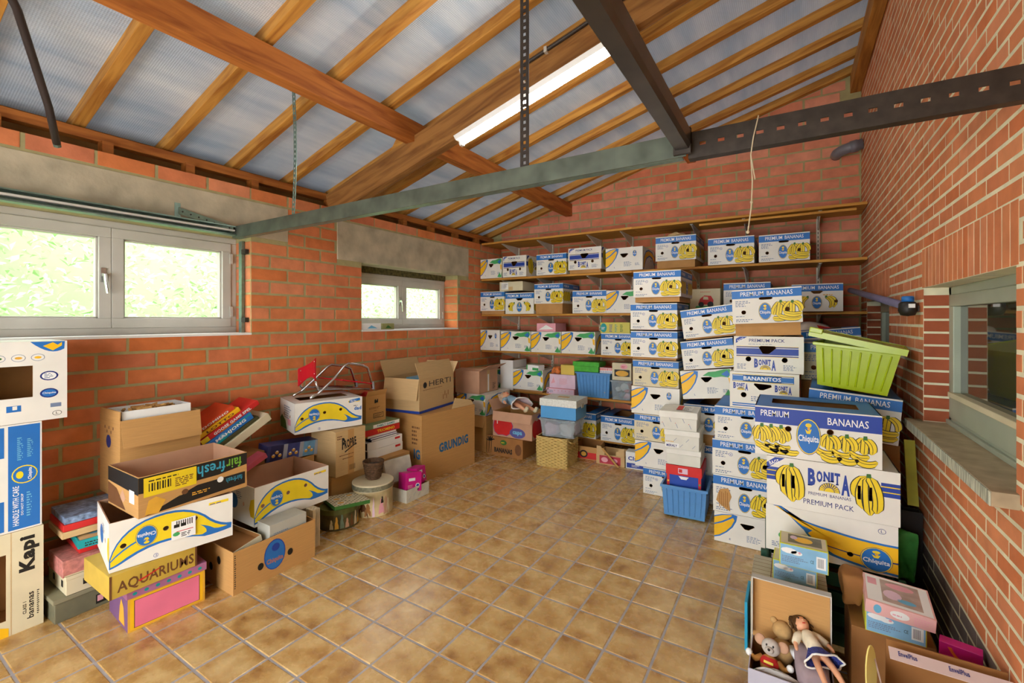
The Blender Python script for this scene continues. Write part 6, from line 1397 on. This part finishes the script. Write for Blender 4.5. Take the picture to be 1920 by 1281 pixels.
# games and pink book beside the tan carton
base = carton('prop_carton', 'plain carton propping up the leaning games', 'box', .325, 1.40, 0, .40, .27, .575, rz=90, m=M_kraftd, closed=True)
lean = [('cream dotted long box at the bottom of the leaning games', .055, M_cream, .42, None, 0), ('dark green strip of game box among the leaning games', .022, mat('dark_olive_card', (70, 66, 36), .5, .2, 14), .36, None, 1), ('blue wavy game box among the leaning games', .050, M_blue, .335, 'MAHJONG', 2), ('long red goose game box among the leaning games', .036, M_red, .42, 'GOOSE GAME SPEL', 3), ('yellow lotto game box on the leaning games', .030, M_yelo, .30, 'LOTTO', 4), ('orange red domino game on top of the leaning games', .028, mat('orange_red_card', (218, 74, 38), .5, .08, 12), .28, 'DOMINO', 5)]
off = 0; A_ = R(30); nx, nz = -math.sin(A_), math.cos(A_)
for lab, th, mm, ln, tx, i in lean:
    y, z = 1.49 + nx * off, .578 + nz * off
    t = thing('leaning_game_box', lab, 'box', (.20 - .012 * i, y, z), (0, -A_, R(90)), 'leaning games')
    MB().box(0, ln, -.12, .12, 0, th, mm).build('body', t, bevel=.002); t['_dim'] = (0, .24, th)
    c = Canvas(ln, th)
    if tx: c.text(tx, .20, .85, .22, .75, M_pwhite if mm != M_yelo else M_brownp, 3, .04)
    if i == 2: c.poly([(0, .0), (.35, .0), (.55, .5), (.8, .7), (1, .75), (1, .9), (.7, .85), (.45, .6), (.25, .25), (0, .4)], M_teal, 1); c.poly(ell(.34, .62, .07, .3, 12), M_cyan, 2)
    if i == 3: c.rect(0, .12, .05, .95, M_yel, 1); c.rect(.30, .55, .0, .25, mat('orange_card', (226, 120, 40), .5, .05, 9), 2)
    if c.it: put(t, c)
    off += th + .002
t = low('pink_book', 'pink hardback book leaning beside the games', 1.60, .43, .52, .17, .10, .035, mat('rose_card', (214, 96, 116), .5, .08, 12), closed=True, tilt=(0, -24))
# books, games and lion carton
z = .302
for nm, lab, h_, w_, mm, y in (('file_box', 'lower grey white file box in the book pile', .075, .40, M_whiteg, 2.63), ('file_box', 'upper grey white file box in the book pile', .07, .40, M_whiteg, 2.625), ('book', 'thin black book above the file boxes', .018, .30, M_blk, 2.66), ('book', 'blue book in the book pile', .016, .31, M_blued, 2.65), ('book', 'tan hardback book in the book pile', .022, .33, mat('tan_cloth_cover', (190, 150, 80), .6, .1, 14), 2.62)):
    t = low(nm, lab, y, .43, z, w_, .27, h_, mm, closed=True)
    if nm == 'file_box': MB().box(-w_ / 2 - .001, -w_ / 2 + .002, -.125, .125, .006, h_ - .006, M_blk).build('dark_end', t); MB().box(w_ / 2 - .09, w_ / 2 - .03, -.137, -.1345, h_ * .55, h_ * .8, M_red).build('red_label', t)
    else: MB().box(-w_ / 2 + .006, w_ / 2 - .003, -.1365, -.134, .003, h_ - .003, M_pwhite).build('page_block', t)
    z += h_ + .001
for nm, lab, h_, mm, tx in (('flat_game', 'red board game box on the book pile', .052, M_red, 'TRIOMINO'), ('flat_game', 'green and white board game box on the red one', .036, mat('sage_card', (128, 150, 104), .5, .1, 12), 'FAMILY GAMES')):
    t = low(nm, lab, 2.555, .44, z + .035 * 0, .43, .28, h_, mm, closed=True); c = Canvas(.43, h_); c.rect(.28, .98, .1, .9, M_pwhite if mm is not M_red else M_red, 1); c.text(tx, .38, .85, .25, .75, M_yel if mm is M_red else M_teal, 2, .03); put(t, c); z += h_ + .001
t = low('lion_carton', 'small tan open carton with lion emblem behind the chair', 2.665, .36, z, .225, .20, .235, M_kraft, inner=M_kraftd, flaps=(('f', .05, 25),))
c = Canvas(.225, .235); c.poly([(.42, .70), (.42, .82), (.48, .86), (.50, .80), (.54, .80), (.56, .86), (.60, .84), (.60, .70), (.55, .72), (.50, .70)], M_blk, 1); c.lines(.15, .85, .50, .58, 2, M_brownp); c.lines(.4, .6, .42, .45, 1, M_brownp); c.rect(.36, .88, .14, .32, M_blk, 1); c.rect(.38, .86, .16, .30, M_kraft, 2); c.lines(.4, .84, .18, .28, 3, M_blk, 3); put(t, c)
tag(blob('red_packet', M_red, [(.18, 2.70, z + .19), (.32, 2.70, z + .19), (.18, 2.86, z + .19), (.32, 2.86, z + .19), (.22, 2.74, z + .26), (.30, 2.82, z + .255)], None, 1, .008, 8), 'red packet sticking out of the lion carton', 'packet')
# school chair tipped on top
ch = thing('school_chair', 'small red school chair with chrome legs lying on a banana box', 'chair', (.22, 2.45, .894))
def P(x, y, z): return (x - .22 + .05, y - 2.45 - .06, z - .868)
M_redp = mat('red_lacquer', (190, 26, 40), .25, .06, 10)
bk = MB(); pts = []
for i in range(7):
    u = i / 6; x = .10 + .22 * u; cv = .03 * math.sin(math.pi * u); lo = .945 + .06 * u + .05 * math.sin(math.pi * u); hi = 1.085 + .095 * u
    pts.append(((x, 2.225 + cv, lo), (x, 2.225 + cv, hi)))
vs = [P(*p[k]) for p in pts for k in (0, 1)] + [tuple(Vector(P(*p[k])) + Vector((0, .010, 0))) for p in pts for k in (0, 1)]
fs = [(2 * i, 2 * i + 2, 2 * i + 3, 2 * i + 1) for i in range(6)] + [(14 + 2 * i, 14 + 2 * i + 1, 14 + 2 * i + 3, 14 + 2 * i + 2) for i in range(6)] + [(2 * i + 1, 2 * i + 3, 17 + 2 * i, 15 + 2 * i) for i in range(6)] + [(2 * i, 14 + 2 * i, 16 + 2 * i, 2 * i + 2) for i in range(6)] + [(0, 1, 15, 14), (12, 26, 27, 13)]
bk.add(vs, fs, M_redp); bk.build('backrest', ch, smooth=False)
MB().box(-.17, .15, -.16, .16, 0, .012, M_redp).build('seat', ch, (.0, .12, .075), (R(-12), 0, 0), bevel=.004)
for x, dz in ((.31, 0), (.09, -.02)):
    MB().tube([P(x, 2.19, .875), P(x, 2.26, .90), P(x, 2.40, 1.00), P(x, 2.50, 1.095 + dz), P(x, 2.54, 1.112 + dz), P(x, 2.68, 1.085 + dz), P(x, 2.74, 1.06 + dz), P(x, 2.765, 1.00 + dz), P(x, 2.80, .875)], .0105, M_chrome, 10).build('leg_loop', ch, smooth=True)
    MB().tube([P(x, 2.235, 1.0), P(x, 2.26, .93), P(x, 2.34, .925), P(x, 2.60, .895), P(x, 2.76, .87)], .009, M_chrome, 10).build('seat_rail', ch, smooth=True)
    MB().tube([P(x, 2.795, .93), P(x, 2.805, .868)], .014, mat('grey_rubber', (150, 150, 160), .5, .05, 9), 8).build('foot_cap', ch)
for (x, z_) in ((.12, 1.07), (.12, .985), (.30, 1.15), (.30, 1.055)): MB().ball(P(x, 2.235, z_), (.006, .004, .006), M_chrome, 8, 5).build('rivet', ch)
MB().tube([P(.09, 2.38, .92), P(.31, 2.38, .92)], .009, M_chrome, 8).build('cross_tube', ch, smooth=True)
# big electronics carton and removal carton
t = carton('electronics_carton', 'very large brown carton with a blue brand name', 'box', .597, 3.105, 0, .73, .54, .615, rz=84.5, m=M_kraft, closed=True)
c = Canvas(.73, .615); c.text('GRUNDIG', .30, .86, .37, .52, mat('grundig_blue', (28, 100, 150), .5, .05, 10), 1, .045, ang=2); put(t, c)
c = Canvas(.54, .615); c.text('IG', .80, .96, .33, .48, mat('grundig_blue', (28, 100, 150), .5, .05, 10), 1, .045); c.lines(.75, .95, .55, .85, 5, M_brownp); put(t, c, 'l', 'side_print')
MB().prism([(-.02, .0), (.30, .0), (.28, .05), (.06, .10)], -.002, .002, M_kraftp).build('torn_flap', t, (.06, -.255, .615), (R(-20), 0, 0))
t = carton('removal_carton', 'open tan removal carton on top of the very large carton', 'box', .535, 3.14, .617, .60, .41, .325, rz=97, m=M_kraftp, inner=M_kraftp, flaps=(('f', .16, -20), ('b', .17, 22), ('l', .20, 170), ('r', .15, 40)))
c = Canvas(.60, .325); c.text('HERTI', .26, .90, .74, .90, M_blk, 1, .0, ang=0); c.poly(ell(.15, .80, .05, .09, 14), M_blk, 1); c.lines(.10, .92, .65, .68, 1, M_brownp); c.rect(0, 1, 0, .075, M_blued, 1); [c.rect(.66 + .05 * i, .68 + .05 * i, .25 + .1 * (i % 2), .40 + .1 * (i % 2), M_kraftd, 1) for i in range(4)]; put(t, c)
c = Canvas(.41, .325); c.rect(0, 1, 0, .075, M_blued, 1); c.poly(stadium(.5, .80, .22, .08), M_blk, 1); put(t, c, 'l', 'side_print')
t = carton('blue_book_box', 'pale blue box showing inside the removal carton', 'box', .45, 3.30, .66, .30, .22, .27, rz=97, m=M_cyan, closed=True)
# small leaflets on the second window sill
for i, (y, w_, lab, mm) in enumerate(((2.925, .25, 'white picture card standing on the small window sill', M_pwhite), (3.18, .17, 'green picture card standing on the small window sill', mat('khaki_card', (150, 150, 96), .5, .1, 12)))):
    t = low('picture_card', lab, y, -.015, 1.405, w_, .03, .062, mm, closed=True); c = Canvas(w_, .062); c.poly([(.3, .2), (.5, .7), (.7, .4), (.8, .2)], [M_cyan, M_grnd][i], 1); put(t, c)
# ================================================================ toys in front of the near stack
M_dbox = mat('grey_white_card', (196, 192, 184), .6, .06, 10)
t = carton('toy_carton_low', 'grey carton with line pattern carrying two blue doll boxes', 'box', 3.345, 2.262, 0, .285, .25, .352, m=mat('ribbed_grey_card', (186, 176, 152), .6, .08, 8), closed=True)
c = Canvas(.285, .25); [c.rect(0, 1, .14 * i, .14 * i + .012, M_brownp, 1) for i in range(1, 7)]; [c.rect(.2 * i + .06 * (i % 2), .2 * i + .06 * (i % 2) + .012, 0, 1, M_brownp, 1) for i in range(1, 5)]; put(t, c, 't')
def dollbox(label, x, y, z, w, d, h, rz, upper=True, tilt=(0, 0)):
    t = carton('doll_box', label, 'box', x, y, z, w, d, h, rz=rz, m=mat('doll_box_yellow', (214, 214, 70), .45, .05, 9), closed=True, tilt=tilt, group='pale blue doll boxes')
    c = Canvas(w, h); c.rect(.02, .98, .03, .97, mat('doll_box_blue', (136, 186, 220), .4, .12, 10), 1); c.poly(ell(.2, .72, .17, .13, 10), M_pwhite, 2); c.poly(ell(.36, .66, .12, .1, 10), M_pwhite, 2); c.poly(ell(.42, .70, .03, .05, 8), M_pink, 3); c.lines(.05, .62, .2, .5, 4, M_txt, 2)
    c.rect(.76, .95, .18, .72, M_pwhite, 2); [c.rect(.79 + .02 * i, .798 + .02 * i, .25, .65, M_blk, 3) for i in range(6)]; c.text('CE', .64, .71, .36, .5, M_blk, 2); put(t, c)
    c = Canvas(w, d); c.rect(.03, .97, .05, .95, M_cream, 1); c.rect(.18, .88, .18, .86, mat('window_shadow', (96, 90, 62), .3, .3, 20), 2); c.poly(ell(.5, .5, .2, .22, 12), M_yelo, 3); c.poly(ell(.3, .6, .08, .15, 10), M_lilac, 4); put(t, c, 't', 'window_print')
    return t
dollbox('lower pale blue doll box on the grey carton', 3.428, 2.315, .353, .165, .12, .088, -2)
dollbox('upper pale blue doll box on the grey carton', 3.455, 2.275, .4425, .175, .13, .095, 0)
t = carton('cyan_board', 'cyan card leaning against the grey doll carton', 'board', 3.318, 2.30, 0, .012, .20, .22, m=mat('cyan_card', (40, 160, 200), .4, .08, 9), closed=True, rz=0)
# open doll carton
t = carton('doll_carton', 'open carton with raised lid full of dolls in the foreground', 'box', 3.360, 1.915, 0, .270, .215, .19, m=mat('lavender_card', (186, 184, 200), .6, .08, 8), inner=M_kraftd)
ld = MB(); ld.box(-.135, .135, -.002, .002, 0, .25, M_kraft); ld.build('lid_board', t, (0, .106, .191), (R(-3), 0, 0))
for nm, bx in (('lid_edge', (-.135, .135, -.04, -.002, .247, .251)), ('lid_edge', (-.135, -.131, -.04, -.002, .02, .247)), ('lid_edge', (.131, .135, -.04, -.002, .02, .247))): MB().box(*bx, M_dbox).build(nm, t, (0, .106, .191), (R(-3), 0, 0))
M_blued2 = mat('navy_flower_cloth', (52, 62, 140), .8, .7, 60)
doll('doll with brown hair and blue flowered dress lying in the open carton', (3.578, 2.018, .250), (R(0), R(12), R(-64)), .345, mat('ivory_cloth', (226, 212, 184), .8, .08, 20), M_blued2, M_hairb, name='doll')
def plush():
    d = thing('plush_mouse', 'small plush mouse with red shirt in the open doll carton', 'soft toy', (3.425, 1.99, .118), (R(-25), 0, R(-8)))
    b_ = mat('tan_plush', (182, 128, 62), .9, .15, 40); g_ = mat('grey_plush', (196, 188, 180), .9, .1, 40)
    MB().ball((0, 0, .05), (.034, .03, .038), b_, 12, 8).build('body', d, smooth=True)
    MB().ball((0, 0, .058), (.036, .032, .026), M_red, 12, 8).build('shirt', d, smooth=True); MB().box(-.016, .016, -.0345, -.031, .058, .066, M_yel).build('shirt_stripe', d)
    hd = MB(); hd.ball((0, -.004, .112), (.033, .03, .03), g_, 12, 8); hd.ball((0, -.033, .104), (.016, .014, .012), g_, 8, 6); ho = hd.build('head', d, smooth=True)
    for s_ in (-1, 1):
        MB().ball((s_ * .04, .004, .125), (.02, .007, .02), M_kraftr, 10, 6).build('ear', ho, smooth=True); MB().ball((s_ * .011, -.029, .118), (.004, .003, .005), M_blk, 6, 5).build('eye', ho, smooth=True)
        MB().tube([(s_ * .028, 0, .07), (s_ * .05, -.012, .055), (s_ * .065, -.02, .065)], [.012, .011, .009], b_, 8).build('arm', d, smooth=True); MB().ball((s_ * .07, -.022, .07), .013, M_pwhite, 8, 6).build('hand', d, smooth=True)
        MB().tube([(s_ * .018, -.01, .022), (s_ * .03, -.045, .016)], [.015, .013], b_, 8).build('leg', d, smooth=True); MB().ball((s_ * .033, -.055, .018), (.015, .018, .012), [M_grn, M_yel][s_ > 0], 8, 6).build('foot', d, smooth=True)
    MB().ball((0, -.046, .106), .005, M_blk, 6, 5).build('nose', ho, smooth=True)
plush()
tt = thing('teddy_bear', 'pale teddy bear half hidden behind the flowered doll', 'soft toy', (3.468, 2.075, .135), (R(-20), 0, 0))
M_bear = mat('pale_plush', (196, 158, 104), .9, .15, 40)
MB().ball((0, 0, .05), (.04, .035, .05), M_bear, 12, 8).build('body', tt, smooth=True); hb = MB().ball((0, 0, .125), (.036, .034, .034), M_bear, 12, 8).build('head', tt, smooth=True)
for s_ in (-1, 1): MB().ball((s_ * .03, 0, .152), (.013, .008, .013), M_bear, 8, 6).build('ear', hb, smooth=True); MB().tube([(s_ * .03, -.005, .075), (s_ * .05, -.035, .05)], [.014, .012], [M_red, M_pwhite][s_ > 0], 8).build('arm', tt, smooth=True)
tag(blob('bubble_wrap', plastic('crinkled_film', (214, 208, 202), .75, .2), [(3.375, 1.93, .15), (3.53, 1.93, .14), (3.375, 1.96, .14), (3.53, 1.96, .14), (3.39, 1.935, .195), (3.52, 1.935, .195), (3.46, 1.95, .205)], None, 1, .008, 2), 'crinkled clear film at the front of the doll carton', 'film')
tag(blob('lilac_cloth', mat('mauve_cloth', (160, 140, 146), .8, .12, 20), [(3.52, 1.93, .13), (3.62, 1.93, .14), (3.50, 2.10, .13), (3.62, 2.10, .14), (3.54, 1.94, .225), (3.615, 1.95, .23), (3.51, 2.09, .25), (3.60, 2.09, .25)], None, 1, .008, 6), 'mauve cloth under the feet of the flowered doll', 'cloth')
# envelope carton in the corner of the picture
t = carton('envelope_carton', 'white and brown envelope carton with raised lid at the lower right', 'box', 3.768, 1.70, 0, .285, .26, .22, m=mat('pinkish_card', (214, 190, 184), .6, .06, 8), inner=M_kraftd, flaps=(('l', .17, 12),))
M_pk = mat('pinkish_card', (214, 190, 184), .6, .06, 8)
for nm, bx in (('lid_board', (-.1425, .1425, -.002, .002, 0, .215)),): MB().box(*bx, M_kraftd).build(nm, t, (0, .126, .222), (R(4), 0, 0))
le = MB().box(-.1425, .1425, -.004, .036, .215, .219, M_pk).build('lid_edge', t, (0, .126, .222), (R(24), 0, 0))
c = Canvas(.285, .04); c.text('EnvelPlus', .08, .24, .35, .75, M_navy, 1, .02); c.text('EnvelPlus', .50, .66, .35, .75, M_navy, 1, .02); o = link('lid_print', c.finish('lid_print'), le, (-.1425, -.003, .2195), (R(-90), 0, 0))
MB().prism(ell(0, .06, .034, .085, 18), -.002, .002, mat('pale_yellow_card', (226, 208, 120), .6, .05, 9)).build('rounded_flap', t, (-.19, .03, .29), (R(-4), R(6), R(60)))
t = carton('support_toy_carton', 'brown carton under the pink doll book box by the right wall', 'box', 3.70, 2.215, 0, .25, .28, .30, m=M_kraftd, closed=True)
dollbox('pale blue doll box under the pink doll box', 3.742, 2.205, .302, .178, .15, .088, -2)
t = carton('pink_doll_box', 'pink doll box with clear window beside the right wall', 'box', 3.738, 2.175, .393, .20, .19, .05, m=mat('rose_box', (232, 180, 176), .45, .06, 9), closed=True, rz=-3, tilt=(5, 3))
c = Canvas(.20, .05); c.poly(ell(.5, .5, .14, .3, 14), M_pwhite, 1); c.lines(.40, .6, .4, .6, 1, M_pink, 2); c.poly(ell(.18, .5, .06, .34, 12), M_cyan, 1); c.lines(.7, .95, .2, .8, 4, M_pink); put(t, c)
c = Canvas(.20, .19); c.rect(.03, .97, .04, .96, M_pwhite, 1); c.rect(.26, .84, .12, .90, mat('window_pinkgrey', (182, 160, 150), .25, .2, 20), 2); c.poly(ell(.42, .4, .14, .16, 12), M_lilac, 3); c.poly(ell(.55, .74, .22, .10, 12), M_pink, 3); c.poly(ell(.62, .28, .14, .07, 12), M_cyan, 3); c.rect(.06, .2, .62, .86, M_pink, 2); put(t, c, 't', 'window_print')
tag(blob('brown_paper_bag', M_kraftd, [(3.68, 2.30, .32), (3.74, 2.30, .32), (3.68, 2.44, .32), (3.74, 2.44, .32), (3.672, 2.30, .45), (3.77, 2.31, .45), (3.68, 2.44, .44), (3.76, 2.44, .44)], None, 1, .006, 4), 'brown paper bag behind the pink doll box', 'bag')
t = carton('magenta_box', 'magenta box with orange swirl between envelope carton and right wall', 'box', 3.94, 2.14, .0, .108, .045, .375, m=M_magenta, closed=True, rz=-14)
c = Canvas(.108, .375); c.poly(bez((.3, .97), (.4, .88), (.75, .86), 5) + bez((.75, .83), (.4, .84), (.2, .97), 5), mat('orange_swirl', (236, 110, 50), .4, .1, 9), 1); put(t, c)
